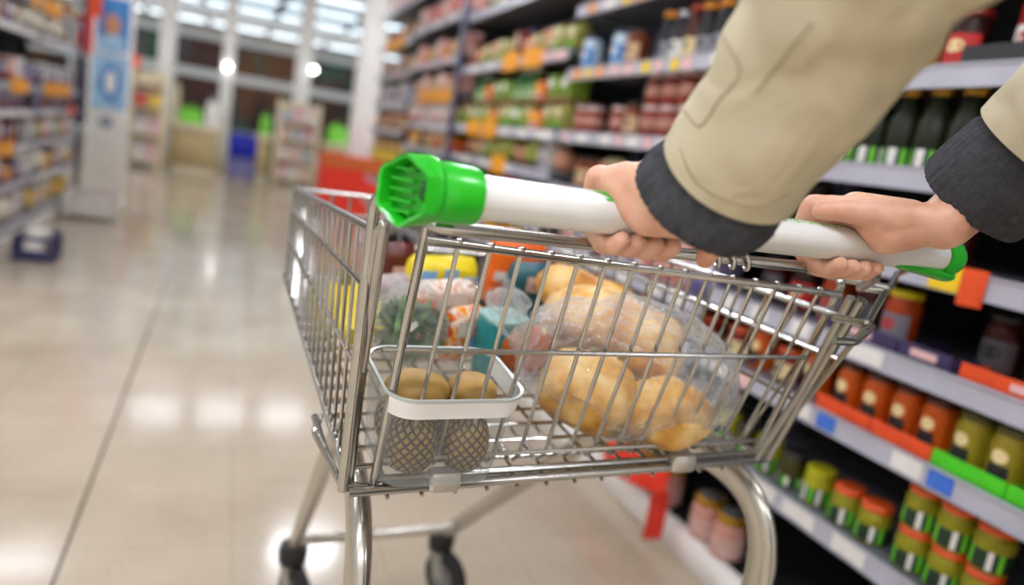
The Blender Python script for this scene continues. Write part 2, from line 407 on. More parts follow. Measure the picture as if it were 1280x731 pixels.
SC = [.36, .6, .78, .99, 1.16, 1.49, 1.79]
bay('shelving_bay', 'middle shelving with bright orange price cards and green packets', RX, 1, 2.96, 4.535, SC, 2.15,
    {3: [(3.5, .1, 'w'), (3.62, .20, 'o'), (3.85, .15, 'w'), (4.2, .15, 'w')], 4: [(3.1, .2, 'w'), (3.35, .16, 'w'), (3.6, .14, 'w'), (3.84, .22, 'o'), (4.12, .24, 'o'), (4.35, .1, 'w')],
     5: [(3.05, .12, 'p'), (3.2, .1, 'p'), (3.36, .24, 'o'), (3.66, .24, 'o'), (4.0, .16, 'w'), (4.25, .16, 'w')]})
SD = [.4, .62, .8, .985, 1.15, 1.345, 1.57, 1.835, 2.1]
bay('shelving_bay', 'far shelving with a row of orange promotion cards beyond the dark post', RX, 1, 4.56, 6.0, SD, 2.3,
    {4: tg([4.8, 5.1, 5.4], .2, 'w'), 5: [(4.75, .22, 'o'), (5.0, .22, 'o'), (5.25, .22, 'o'), (5.5, .2, 'o')], 6: tg([4.9, 5.3, 5.7], .2, 'p'), 7: tg([4.9, 5.3], .2, 'w')}, post=4.56)
bay('shelving_bay', 'farthest tall shelving beside the broad white pillar', RX, 1, 6.015, 7.5, SD[:2] + [.86, 1.08, 1.31, 1.545, 1.8, 2.1], 2.3,
    {2: tg([6.2, 6.5, 6.8, 7.1], .26, 'y'), 3: tg([6.3, 6.8], .3, 'w'), 4: tg([6.3, 6.8], .3, 'w'), 5: tg([6.25, 6.6], .2, 'p'), 6: tg([6.45, 6.75, 7.05], .26, 'o')})
LX = -1.2
SL = [.16, .40, .625, .835, .99, 1.32, 1.52, 1.8]
bay('shelving_bay', 'grey shelving on the far side of the aisle, nearer half', LX, -1, 4.2, 5.85, SL, 2.1,
    {2: tg([5.0, 5.25], .2, 'o') + tg([5.6], .2, 'w'), 3: tg([5.0, 5.3, 5.6], .26, 'w'), 4: tg([5.35, 5.55], .2, 'o'), 5: tg([5.1, 5.4, 5.7], .3, 'w'), 6: tg([5.75], .2, 'o')}, plinth=.08)
bay('shelving_bay', 'grey shelving on the far side of the aisle, beside the blue advertising board', LX, -1, 5.865, 7.4, SL, 2.1,
    {1: tg([6.2, 6.6], .3, 'w'), 3: [(6.3, .3, 'w'), (7.1, .22, 'r')], 4: tg([6.25, 6.55, 6.85], .28, 'o'), 5: tg([6.2, 6.7], .3, 'w'), 6: tg([6.1, 6.4], .28, 'o'), 7: tg([7.0], .2, 'r')}, plinth=.08, post=7.38)

# ------------------------------------------------------------------ groceries: one of each kind, then copies
PROTO = {}
def gl(name, col, **k): return mat(name, col, .38, coat=.04, var=.18, scale=45, spec=.22, **k)
black_l = mat('label_black', '#1c1c1e', .5, var=.1); cream_l = mat('label_cream', '#efd9a0', .45, var=.06)
white_l = mat('label_white', '#eceae4', .5, var=.05); dgreen_l = mat('label_dark_green', '#12331c', .5, var=.1); lime_l = mat('label_lime', '#6fd224', .5, var=.1)
gold_m = mat('gold_cap', '#b98b28', .3, metal=.6, var=.1); silver_m = mat('silver_cap', '#c9ccd4', .25, metal=.8, var=.05)
def reg(key, root, kids, wd, cat, desc):
    KIDS[root.name] = kids; PROTO[key] = [root, wd, cat, desc, False]
def P_root(key, name): return thing(name, '', 'x', (0, 0, -5))
def build_jar(key, name, r, h, body, lid, labelfn, cat, desc, wd=None, lidh=.014, lidr=.93, squ=False):
    t = thing(name, '', cat, (0, 0, 0)); kids = []
    hb = h - lidh
    prof = [(r * .55, 0), (r * .93, .002), (r, .009), (r, hb * .80), (r * .97, hb * .88), (r * .84, hb * .96), (r * .82, hb - .0004)]
    kids.append(MB().lathe(prof).build('glass', body, t))
    kids.append(MB().lathe([(r * lidr, hb), (r * lidr * 1.02, hb + .002), (r * lidr * 1.02, h - .003), (r * lidr * .95, h), (r * .5, h)]).build('lid', lid, t))
    if labelfn: kids += labelfn(t, r, hb)
    reg(key, t, kids, wd or r * 2, cat, desc)
def stripes(cols, z0=.15, z1=.62, n=24):
    def f(t, r, hb):
        ms = [c for c in cols]; R = r + .0006
        prof = [(R, hb * z0), (R, hb * z1)]
        m = MB(); m.rings([[(rr * cos(2 * pi * j / n), rr * sin(2 * pi * j / n), z) for j in range(n)] for rr, z in prof], cap0=False, cap1=False, mfun=lambda k, i: i % len(ms))
        return [m.build('label', ms, t)]
    return f
def oval(swoosh=None):
    def f(t, r, hb):
        m = MB(); m.patch(r + .0007, pi, .55, hb * .30, hb * .17, mi=0)
        if swoosh: m.patch(r + .0012, pi, .50, hb * .15, hb * .05, mi=2, oval=True)
        m.patch(r + .0012, pi, .42, hb * .62, hb * .13, oval=True, mi=1)
        return [m.build('label', [black_l, cream_l, swoosh or cream_l], t)]
    return f
def plain(col, z0=.12, z1=.7):
    def f(t, r, hb): return [MB().rings([[((r + .0007) * cos(2 * pi * j / 20), (r + .0007) * sin(2 * pi * j / 20), z) for j in range(20)] for z in (hb * z0, hb * z1)], cap0=False, cap1=False).build('label', col, t)]
    return f
def two(c1, c2):
    def f(t, r, hb):
        m = MB(); m.patch(r + .0007, pi, 1.2, hb * .4, hb * .27, mi=0); m.patch(r + .0013, pi, .5, hb * .45, hb * .12, oval=True, mi=1)
        return [m.build('label', [c1, c2], t)]
    return f
def build_bottle(key, name, r, h, body, cap, labelfn, cat, desc, neck=.38, sh=.6):
    t = thing(name, '', cat, (0, 0, 0)); kids = []
    prof = [(r * .6, 0), (r * .95, .002), (r, .008), (r, h * sh), (r * .9, h * (sh + .07)), (r * neck * 1.2, h * (sh + .2)), (r * neck, h * (sh + .25)), (r * neck, h * .9)]
    kids.append(MB().lathe(prof).build('glass', body, t))
    kids.append(MB().lathe([(r * neck * 1.15, h * .88), (r * neck * 1.2, h * .9), (r * neck * 1.2, h * .99), (r * neck, h)], 16).build('cap', cap, t))
    if labelfn: kids += labelfn(t, r, h * sh)
    reg(key, t, kids, r * 2, cat, desc)
def build_box(key, name, wx, wy, h, body, pr, cat, desc, soft=False):
    t = thing(name, '', cat, (0, 0, 0))
    if soft:
        rs = []
        for k in range(7):
            z = h * k / 6; f = (sin(pi * k / 6) ** .5) * .9 + .1 if k not in (0, 6) else .12
            rs.append([((wx / 2) * f * max(-1, min(1, 1.3 * cos(2 * pi * j / 16))), (wy / 2) * (.9 + .1 * f) * max(-1, min(1, 1.3 * sin(2 * pi * j / 16))), z) for j in range(16)])
        b = MB().rings(rs).build('packet', body, t)
    else: b = MB().box(-wx / 2, wx / 2, -wy / 2, wy / 2, 0, h, ch=.004).build('carton', body, t)
    m = MB(); xf = -wx / 2 - .0008 - (.002 if soft else 0)
    m.box(xf - .0006, xf, -wy * .34, wy * .34, h * .5, h * .82, 0); m.box(xf - .0006, xf, -wy * .3, wy * .3, h * .16, h * .32, 1)
    reg(key, t, [b, m.build('print', pr, t, smooth=False)], wy, cat, desc)

lid_or = mat('lid_orange', '#e2561a', .35, var=.08, coat=.3)
build_jar('pickle', 'pickle_jar', .034, .084, gl('olive_pickle', '#8f8a1e'), lid_or, stripes([dgreen_l, dgreen_l, white_l, dgreen_l, lime_l, dgreen_l], .1, .58), 'jar', 'orange-lidded jar of olive-green pickles')
build_jar('pickle_y', 'pickle_jar', .034, .084, gl('yellow_pickle', '#a8a41c'), gl('lid_yellow_green', '#b3b01c'), stripes([dgreen_l, lime_l, dgreen_l, white_l], .1, .6), 'jar', 'yellow-lidded jar with a green striped label')
build_jar('olive_dk', 'olive_jar', .032, .085, gl('dark_olive', '#3c3a12'), mat('lid_dark', '#2a2622', .4), stripes([dgreen_l, lime_l, white_l, dgreen_l], .08, .4), 'jar', 'dark olive jar with a green striped label')
build_jar('redjar', 'sauce_jar', .034, .084, gl('red_jar', '#7d1a12'), lid_or, two(cream_l, black_l), 'jar', 'dark red sauce jar with an orange lid')
build_jar('chut_o', 'chutney_jar', .034, .112, gl('orange_chutney', '#c4540f'), mat('lid_brown', '#4a1c0c', .4), oval(), 'jar', 'orange chutney jar with a cream oval label', wd=.072)
build_jar('chut_g', 'chutney_jar', .035, .112, gl('olive_chutney', '#97871f'), mat('lid_olive', '#55501a', .4), oval(lime_l), 'jar', 'olive-yellow chutney jar with a cream and green label', wd=.072)
build_jar('dark', 'dark_jar', .036, .12, gl('dark_red_glass', '#3a0c0a'), mat('lid_black', '#151515', .4), two(mat('label_grey', '#4f4f55', .5), black_l), 'jar', 'dark glass jar with a dull grey label')
build_jar('redlab', 'dark_jar', .038, .12, gl('brownish_glass', '#2a0d0a'), mat('lid_deep_red', '#7a1512', .4), two(mat('label_red', '#c51a16', .5), cream_l), 'jar', 'dark jar with a bright red label')
build_jar('yel_or', 'spread_jar', .036, .118, gl('amber_glass', '#a03a10'), gl('lid_lemon', '#d8c81e'), two(mat('label_bluegrey', '#77757f', .5), mat('label_red2', '#b3261e', .5)), 'jar', 'amber jar with a yellow lid and grey label')
build_jar('paste', 'paste_jar', .046, .118, gl('pink_paste', '#c99183'), gold_m, plain(mat('label_palepink', '#cfa79c', .5), .1, .62), 'jar', 'pink paste jar with gold rim', lidh=.02)
_t = PROTO['paste'][0]; KIDS[_t.name].append(MB().lathe([(.032, .1182), (.033, .1195), (.018, .121)], 16).build('top_disc', silver_m, _t))
build_bottle('oil', 'oil_bottle', .034, .165, gl('dark_green_glass', '#1a210e'), gold_m, stripes([lime_l, dgreen_l, white_l, white_l, dgreen_l], .05, .42), 'bottle', 'gold-capped dark bottle with lime striped label', neck=.6, sh=.55)
build_bottle('greenlab', 'green_bottle', .03, .145, gl('green_glass', '#14240e'), mat('cap_lilac', '#a79cc0', .4), stripes([lime_l, dgreen_l, white_l, lime_l, dgreen_l], .1, .75), 'bottle', 'small bottle with lilac cap and vivid green label', neck=.7, sh=.6)
build_bottle('ketch', 'sauce_bottle', .04, .19, gl('red_sauce', '#9c140c'), white_l, two(white_l, mat('label_red3', '#b5140e', .5)), 'bottle', 'red sauce bottle with a white cap', neck=.5, sh=.58)
build_bottle('brownb', 'sauce_bottle', .038, .18, gl('brown_sauce', '#3a1008'), black_l, two(mat('label_tan', '#a07a3a', .5), black_l), 'bottle', 'dark brown sauce bottle with a tan label', neck=.5, sh=.58)
# further along
build_jar('blue', 'white_jar', .04, .13, mat('pale_blue_tub', '#c3d8ea', .4, var=.1), mat('lid_navy', '#2a3550', .4), two(mat('label_blue', '#4d8fd0', .5), white_l), 'jar', 'pale blue and white jar with a navy lid')
build_jar('pinkw', 'glass_jar', .042, .105, gl('rose_content', '#8a3a2c'), mat('lid_palepink', '#e3c9c6', .4), plain(mat('label_peach', '#c08878', .5, var=.3, scale=30), .35, .7), 'jar', 'glass jar with red contents and a pale pink lid')
build_jar('brownj', 'glass_jar', .042, .12, gl('brown_content', '#7d3b1e'), mat('lid_brown2', '#3a2a26', .4), two(mat('label_cream2', '#d6b48c', .5), mat('label_brown', '#69361c', .5)), 'jar', 'brown jar with a cream label and dark lid')
build_bottle('orcap', 'dark_bottle', .036, .165, gl('black_glass', '#1d191c'), mat('cap_orange', '#e0901c', .4), two(mat('label_silver', '#8e8f96', .4), black_l), 'bottle', 'black bottle with an orange cap', neck=.75, sh=.6)
build_bottle('whiteb', 'dark_bottle', .034, .16, gl('dark_glass2', '#26222a'), silver_m, two(white_l, black_l), 'bottle', 'black bottle with a white label and silver cap', neck=.6, sh=.62)
build_bottle('redcap', 'dark_bottle', .034, .17, gl('russet_glass', '#4a1a12'), mat('cap_red', '#b03a1c', .4), two(cream_l, black_l), 'bottle', 'russet bottle with a red cap', neck=.7, sh=.6)
build_bottle('greenb', 'green_bottle', .04, .15, gl('mid_green_glass', '#3d7a3c'), mat('cap_white', '#dfe6d8', .4), two(mat('label_pale_green', '#a9cf90', .5), dgreen_l), 'bottle', 'mid-green bottle with a pale label', neck=.5, sh=.6)
pk = lambda n, c, **k: mat(n, c, .45, var=.3, scale=22, **k)
build_box('lime', 'food_carton', .1, .11, .1, pk('carton_lime', '#86a838'), [white_l, dgreen_l], 'carton', 'lime green food carton')
build_box('orange', 'food_carton', .1, .13, .08, pk('carton_orange', '#e8641c'), [mat('print_yellow', '#f2c230', .5), white_l], 'carton', 'orange food carton')
build_box('olivep', 'food_packet', .08, .11, .12, pk('packet_olive', '#a09c4a'), [mat('print_cream', '#ded9a8', .5), lime_l], 'packet', 'olive green food packet', soft=True)
build_box('creamp', 'food_packet', .08, .14, .13, pk('packet_cream', '#d8c99a'), [mat('print_salmon', '#d99a7a', .5), mat('print_tan', '#b59a5a', .5)], 'packet', 'cream coloured food packet', soft=True)
build_box('redp', 'food_packet', .09, .14, .15, pk('packet_red', '#d6403a'), [mat('print_pink', '#f0aaa2', .5), white_l], 'packet', 'red food packet', soft=True)
build_box('pinkp', 'food_carton', .1, .13, .14, pk('carton_pink', '#dca39a'), [white_l, mat('print_rose', '#c96a62', .5)], 'carton', 'pale pink food carton')
build_box('lilac', 'food_carton', .1, .12, .12, pk('carton_lilac', '#7d7396'), [white_l, mat('print_indigo', '#574a86', .5)], 'carton', 'lilac food carton')
build_box('yellow', 'food_carton', .1, .12, .11, pk('carton_yellow', '#e6c42a'), [mat('print_orange', '#e8801c', .5), white_l], 'carton', 'yellow food carton')
build_box('white', 'white_carton', .1, .12, .15, pk('carton_white', '#dedad2'), [mat('print_grey', '#9a96a4', .5), mat('print_violet', '#7d6a9a', .5)], 'carton', 'white carton with grey print')
build_box('navy', 'dark_carton', .1, .13, .12, pk('carton_navy', '#2c2a3c'), [mat('print_lilac', '#9a92b4', .5), mat('print_rosy', '#b0626a', .5)], 'carton', 'dark navy carton with lilac print')
build_box('brown', 'brown_carton', .1, .12, .13, pk('carton_brown', '#7d3a2a'), [mat('print_beige', '#d6bfa0', .5), mat('print_orange2', '#d9702a', .5)], 'carton', 'brown carton with beige print')
build_box('bigwhite', 'white_packet', .14, .26, .16, pk('packet_white', '#e2dccb'), [mat('print_ivory', '#efe9d6', .5), mat('print_taupe', '#b5ab98', .5)], 'packet', 'wide off-white packet', soft=True)
# melons / limes and the like as loose produce
def fruit(key, name, r, col, cat, desc):
    t = thing(name, '', cat, (0, 0, 0))
    a = MB().ell((0, 0, r * .95), (r, r, r * .95), 16, fn=lambda d: 1 + .03 * sin(5 * d.x + 3 * d.z)).build('flesh', mat(name + '_skin' + key, col, .4, var=.25, scale=20), t)
    b = MB().tube([(0, 0, r * 1.84), (0, .003, r * 2.0)], .003, 6).build('stalk', mat('stalk', '#5a4a1c', .7), t)
    reg(key, t, [a, b], r * 2, cat, desc)
fruit('melon', 'green_melon', .075, '#a7ab4e', 'fruit', 'pale green melon')
fruit('peach', 'peach', .055, '#d99a78', 'fruit', 'peach coloured round fruit')

def short(s_):
    for a, b in ((' with a ', ' with '), (' a ', ' '), ('the ', ''), (' in top tier', ', top tier'), (' in bottom tier', ', bottom tier'), (' coloured ', ' '), ('bright ', ''), ('beyond dark post', 'past dark post')):
        if len(s_.split()) > 16: s_ = s_.replace(a, b)
    return s_
def put(key, x, y, z, rz, label, group=None):
    p = PROTO[key]
    if not p[4]:
        p[4] = True; r = p[0]; r.location = (x, y, z); r.rotation_euler = (0, 0, rz); r['label'] = label
        if group: r['group'] = group
        return r
    return dup(p[0], (x, y, z), rz, label, group)
CNT = {}
def row(keys, z, ya, yb, where, gap=.006, xo=.05, side=1, tiers=1, jit=.004, rnd=False, skip=0, tier_off=0, name=None):
    """goods in a line along a shelf, starting near the camera; goods stand xo behind the shelf's front"""
    x0 = (RX + xo) if side > 0 else (LX - xo)
    z += .0009
    y = ya; i = 0; n = {}
    while True:
        k = random.choice(keys) if rnd else keys[i % len(keys)]
        p = PROTO[k]; wd = p[1]
        if y + wd > yb: break
        i += 1
        if skip and random.random() < skip: y += wd + gap; continue
        hgt = max(v.co.z for c in KIDS[p[0].name] for v in c.data.vertices)
        n[k] = n.get(k, 0) + 1
        for t in range(tiers):
            o_ = ORD[n[k] - 1]
            tt = '' if tiers == 1 else (' in the top tier' if t == tiers - 1 else ' in the bottom tier')
            put(k, x0 + random.uniform(-jit, jit) * .7, y + wd / 2, z + t * (hgt + .0006), (0 if side > 0 else pi) + random.uniform(-.12, .12),
                short('%s%s, %s on %s' % (p[3], tt, o_, where)), (p[3] + 's ' + where))
        y += wd + gap

# near bay -----------------------------------------------------------------
row(['pickle'], SA[0], .80, 1.04, 'the bottom shelf by the blue tags', tiers=2, gap=.004)
row(['pickle'], SA[0], 1.045, 1.20, 'the bottom shelf, single-height end', gap=.006)
row(['pickle_y', 'olive_dk'], SA[0], 1.21, 1.70, 'the bottom shelf behind the trolley leg', gap=.02, skip=.1)
row(['redjar'], SA[0], .64, .79, 'the bottom shelf at the frame edge', gap=.008)
row(['chut_g'], SA[1] + .001, .60, .965, 'the shelf with the green tray', gap=.001, xo=.062)
row(['chut_o'], SA[1] + .001, .968, 1.27, 'the shelf with the orange tray', gap=.001, xo=.062)
row(['chut_o', 'redjar'], SA[1], 1.30, 1.70, 'the shelf behind the basket wires', gap=.03, xo=.07)
row(['redlab', 'dark', 'dark'], SA[2] + .001, .72, 1.10, 'the dark shelf above the orange tray', gap=.03, xo=.12)
row(['yel_or'], SA[2] + .001, 1.12, 1.2, 'the dark shelf beside the violet tray', xo=.07)
row(['dark', 'yel_or', 'redlab'], SA[2], 1.22, 1.70, 'the dark shelf behind the basket rim', gap=.03, xo=.09)
row(['greenlab'], SA[3], .70, .90, 'the shelf beside the green handle end', gap=.004, xo=.05)
row(['dark', 'olive_dk'], SA[3], 1.05, 1.70, 'the shelf level with the handle', gap=.03, xo=.08)
row(['oil'], SA[4], .92, 1.50, 'the shelf of oil bottles above the hands', gap=.006, xo=.06)
row(['ketch', 'brownb', 'ketch'], SA[5] + .001, .812, 1.10, 'the top visible shelf by the sleeve', gap=.012, xo=.09)
row(['redlab', 'brownb', 'yel_or'], SA[5], 1.14, 1.65, 'the top visible shelf behind the sleeve', gap=.012, xo=.09)
def tray(name, label, x0, x1, y0, y1, z, h, m, slot=None, grp=None):
    """a shelf-ready cardboard tray: floor, low front, sides"""
    t = thing(name, label, 'tray', ((x0 + x1) / 2, (y0 + y1) / 2, z))
    MB().box(x0, x1, y0, y1, z + .0006, z + .0015).box(x0, x0 + .003, y0, y1, z + .0015, z + h, ch=.001).box(x0 + .003, x1, y0, y0 + .002, z + .0015, z + h * .8).box(x0 + .003, x1, y1 - .002, y1, z + .0015, z + h * .8).build('tray_body', m, t, smooth=False)
    if slot: MB().box(x0 - .001, x0 - .0003, (y0 + y1) / 2 - slot[0], (y0 + y1) / 2 + slot[0], z + h * .25, z + h * .75).build('tray_label', slot[1], t, smooth=False)
    return t
tor = mat('tray_orange', '#f0521a', .5, var=.12, scale=18); tgr = mat('tray_green', '#4fd51e', .5, var=.12, scale=18); tvi = mat('tray_violet', '#3a2f58', .5, var=.1)
for k, (a, b) in enumerate(((1.118, 1.27), (.968, 1.114))): tray('display_tray', 'orange cardboard tray under chutney jars, %s' % ('beside the green trays' if k else 'nearer the trolley wires'), RX + .012, RX + .11, a, b, SA[1] - .0, .03, tor)
for k, (a, b) in enumerate(((.82, .965), (.60, .816))): tray('display_tray', 'bright green cardboard tray under chutney jars, %s' % ('at the frame edge' if k else 'next to the orange tray'), RX + .012, RX + .11, a, b, SA[1] - .0, .03, tgr)
tray('display_tray', 'violet tray with white print beside the yellow-lidded jar', RX + .012, RX + .16, 1.10, 1.30, SA[2], .03, tvi, (.035, tagc['p']))
tray('display_tray', 'violet tray with pale print next to the orange tray', RX + .012, RX + .16, .975, 1.095, SA[2], .03, tvi, (.03, tagc['p']))
tray('display_tray', 'orange-red tray with a pale label on the dark shelf', RX + .012, RX + .16, .70, .955, SA[2], .028, tor, (.03, tagc['p']))
tray('display_tray', 'black tray with a grey label under the red sauce bottles', RX + .012, RX + .19, .80, 1.12, SA[5], .036, black_l, (.03, mat('label_midgrey', '#8a8a8e', .5)))
# pink paste jars on the base, red barker
row(['paste'], .0905, 1.46, 1.69, 'the white base shelf beside the red card', gap=.006, xo=.066); row(['paste'], .0905, 1.76, 2.1, 'the white base shelf behind the red card', gap=.006, xo=.066)
t = thing('shelf_barker', 'red promotion card hooked on the base of the shelving by the paste jars', 'promotion card', (RX - .03, 1.8, .02))
rc = tagc['r']
MB().box(RX - .065, RX - .003, 1.70, 1.703, .03, .17, ch=.001).build('flag', rc, t, smooth=False)
MB().rings([[(RX - .012 - .035 * sin(pi * k / 10), 1.71 + .46 * k / 10, z) for z in (.115 + .04 * abs(k - 5) / 5, .235)] + [(RX - .015 - .035 * sin(pi * k / 10), 1.71 + .46 * k / 10, z) for z in (.235, .115 + .04 * abs(k - 5) / 5)] for k in range(11)]).build('curved_panel', rc, t)
# wobbler by the handle end
t = thing('shelf_wobbler', 'yellow and orange promotion card under the green handle end', 'promotion card', (RX - .02, 1.02, .93))
MB().box(RX - .008, RX - .006, .985, 1.05, .918, .965).build('yellow_face', tagc['y'], t, smooth=False)
MB().rings([[(RX - .005 - .02 * sin(pi * k / 8), .985 - .05 * k / 8, z) for z in (.902, .968)] + [(RX - .007 - .02 * sin(pi * k / 8), .985 - .05 * k / 8, z) for z in (.968, .902)] for k in range(9)]).build('orange_tab', tor, t)

# second bay -----------------------------------------------------------------
row(['pinkw', 'brownj'], SB[0], 1.76, 2.93, 'the low shelf of the glass-jar bay', gap=.03, xo=.09)
row(['redjar', 'olive_dk', 'redjar'], SB[1], 1.76, 2.93, 'the knee-high shelf of the glass-jar bay', gap=.02, xo=.09, rnd=True)
row(['pinkp', 'lilac', 'redp', 'white'], SB[2], 1.76, 2.93, 'the shelf seen through the basket', gap=.01, xo=.08, rnd=True)
row(['pinkw', 'brownj', 'white', 'creamp'], SB[3], 1.9, 2.93, 'the shelf just above the handle', gap=.02, xo=.08, rnd=True)
row(['pinkw'], SB[4], 1.86, 2.40, 'the stacked glass-jar shelf', gap=.022, xo=.08, tiers=2)
row(['brownj', 'pinkw'], SB[4], 2.42, 2.72, 'the glass-jar shelf', gap=.03, xo=.09)
row(['pinkw', 'pinkw'], SB[4], 2.73, 2.93, 'the far end of the glass-jar shelf', gap=.01, xo=.08)
row(['redcap', 'whiteb', 'orcap', 'orcap'], SB[5], 1.80, 2.40, 'the bottle shelf beside the sleeve', gap=.008, xo=.07)
row(['brownj'], SB[5], 2.43, 2.53, 'the bottle shelf')
row(['blue'], SB[5], 2.55, 2.68, 'the bottle shelf, nearer group', gap=.004)
row(['blue'], SB[5], 2.80, 2.93, 'the bottle shelf, farther group', gap=.004)
row(['redp', 'pinkp', 'redp', 'yellow'], SB[6], 2.1, 2.93, 'the high shelf above the blue jars', gap=.01, xo=.07)
# middle bay
row(['lime', 'orange', 'white', 'yellow'], SC[1], 2.98, 4.5, 'the low shelf of the middle bay', gap=.02, xo=.09, rnd=True)
row(['orange', 'creamp', 'redp'], SC[2], 2.98, 4.5, 'the second shelf of the middle bay', gap=.02, xo=.09, rnd=True)
row(['peach', 'white', 'melon'], SC[3], 2.98, 3.46, 'the produce shelf, nearer half', gap=.03, xo=.1)
row(['peach', 'melon', 'melon', 'olivep', 'creamp'], SC[3], 3.47, 4.5, 'the produce shelf, farther half', gap=.03, xo=.1)
row(['olivep', 'olivep', 'orange', 'olivep', 'lime'], SC[4], 2.98, 4.5, 'the shelf over the orange cards', gap=.012, xo=.07)
board_m = mat('brown_divider', '#a0725a', .6)
t = thing('riser_board', 'brown riser board carrying the second row of green bottles', 'board', (RX + .2, 3.75, 1.285))
MB().box(RX + .03, RX + .3, 2.98, 4.5, 1.285, 1.297, ch=.003).build('board', board_m, t)
for yy in (2.985, 3.75, 4.495): MB().box(RX + .25, RX + .30, yy - .004, yy + .004, 1.1605, 1.2845).build('leg', board_m, t, smooth=False)
row(['lime', 'lime', 'orange', 'greenb', 'greenb', 'greenb'], 1.2975, 2.99, 4.5, 'the brown riser board', gap=.03, xo=.09)
row(['olivep', 'olivep', 'creamp', 'olivep', 'peach', 'brown'], SC[5], 2.98, 4.5, 'the shelf of green packets at head height', gap=.01, xo=.07)
row(['lime', 'brown', 'pinkp', 'redp'], SC[6], 2.98, 4.5, 'the top shelf of the middle bay', gap=.02, xo=.08)
# far bays
row(['creamp', 'orange', 'yellow', 'brown'], SD[3], 4.6, 5.95, 'the waist-high shelf beyond the dark post', gap=.01, xo=.07, rnd=True)
row(['pinkp', 'white', 'pinkp', 'olivep'], SD[4], 4.6, 5.95, 'the chest-high shelf beyond the dark post', gap=.01, xo=.07, rnd=True)
row(['pinkp', 'creamp', 'creamp'], SD[5], 4.6, 5.95, 'the shelf with orange cards beyond the dark post', gap=.01, xo=.07)
row(['pinkp', 'creamp', 'creamp', 'orange'], SD[6], 4.6, 5.95, 'the cream packet shelf beyond the dark post', gap=.01, xo=.07)
row(['pinkp', 'redp', 'redp', 'redp'], SD[7], 4.6, 5.95, 'the red packet shelf beyond the dark post', gap=.01, xo=.07)
row(['pinkp', 'creamp'], SD[8], 4.6, 5.95, 'the topmost shelf beyond the dark post', gap=.01, xo=.07)
row(['creamp', 'yellow', 'brown'], .86, 6.05, 7.45, 'the yellow-card shelf of the farthest bay', gap=.02, xo=.07)
row(['orange', 'lime', 'redp', 'brown'], 1.08, 6.05, 7.45, 'the second shelf of the farthest bay', gap=.02, xo=.07)
row(['lilac', 'lilac', 'white', 'creamp'], 1.31, 6.05, 7.45, 'the third shelf of the farthest bay', gap=.02, xo=.07)
row(['creamp', 'creamp', 'brown', 'lilac'], 1.545, 6.05, 7.45, 'the fourth shelf of the farthest bay', gap=.02, xo=.07)
row(['creamp', 'brown'], 1.8, 6.05, 7.45, 'the orange-card shelf of the farthest bay', gap=.02, xo=.07)
row(['pinkp', 'white'], 2.1, 6.05, 7.45, 'the top shelf of the farthest bay', gap=.02, xo=.07)
# far side of the aisle
kk = ['white', 'navy', 'brown', 'creamp', 'orange', 'lilac', 'pinkp']
row(['white', 'brown', 'bigwhite', 'redp', 'white'], SL[0], 4.85, 5.82, 'the lowest shelf across the aisle', side=-1, gap=.01, xo=.08)
row(['creamp', 'yellow', 'white'], SL[0], 5.9, 7.35, 'the lowest shelf by the advertising board', side=-1, gap=.02, xo=.08, rnd=True)
row(['orange', 'navy', 'white', 'brown'], SL[1], 4.8, 5.82, 'the second shelf across the aisle', side=-1, gap=.01, xo=.08)
row(['white', 'bigwhite', 'orange', 'yellow', 'brown'], SL[1], 5.9, 7.35, 'the second shelf by the advertising board', side=-1, gap=.02, xo=.08)
row(['brown', 'navy', 'pinkp', 'navy'], SL[2], 4.8, 5.82, 'the third shelf across the aisle', side=-1, gap=.03, xo=.08)
row(['white', 'lime', 'olivep', 'pinkp', 'lilac'], SL[2], 5.9, 7.35, 'the third shelf by the advertising board', side=-1, gap=.02, xo=.08)
row(['navy', 'lilac', 'navy'], SL[3], 4.8, 5.82, 'the fourth shelf across the aisle', side=-1, gap=.01, xo=.08)
row(['navy', 'lilac', 'navy', 'brown'], SL[3], 5.9, 7.35, 'the fourth shelf by the advertising board', side=-1, gap=.03, xo=.08)
row(['pinkp', 'white', 'navy', 'brown'], SL[4], 4.8, 5.82, 'the fifth shelf across the aisle', side=-1, gap=.03, xo=.08)
row(['lilac', 'navy', 'white'], SL[4], 5.9, 7.35, 'the fifth shelf by the advertising board', side=-1, gap=.04, xo=.08)
row(['creamp', 'white', 'brown', 'lilac'], SL[5], 4.8, 5.6, 'the sixth shelf across the aisle', side=-1, gap=.03, xo=.08)
row(['bigwhite', 'bigwhite', 'brown'], SL[5], 5.62, 7.1, 'the sixth shelf by the advertising board', side=-1, gap=.01, xo=.09)
row(['navy', 'brown', 'yellow'], SL[6], 4.8, 5.82, 'the seventh shelf across the aisle', side=-1, gap=.02, xo=.08)
row(['orange', 'lime', 'yellow', 'brown'], SL[6], 5.9, 7.35, 'the seventh shelf by the advertising board', side=-1, gap=.02, xo=.08)
row(['redp', 'orange'], SL[7], 5.9, 7.35, 'the top shelf by the advertising board', side=-1, gap=.02, xo=.08)
for k, p in list(PROTO.items()):
    if not p[4]:
        for c in KIDS[p[0].name]: bpy.data.objects.remove(c)
        bpy.data.objects.remove(p[0])

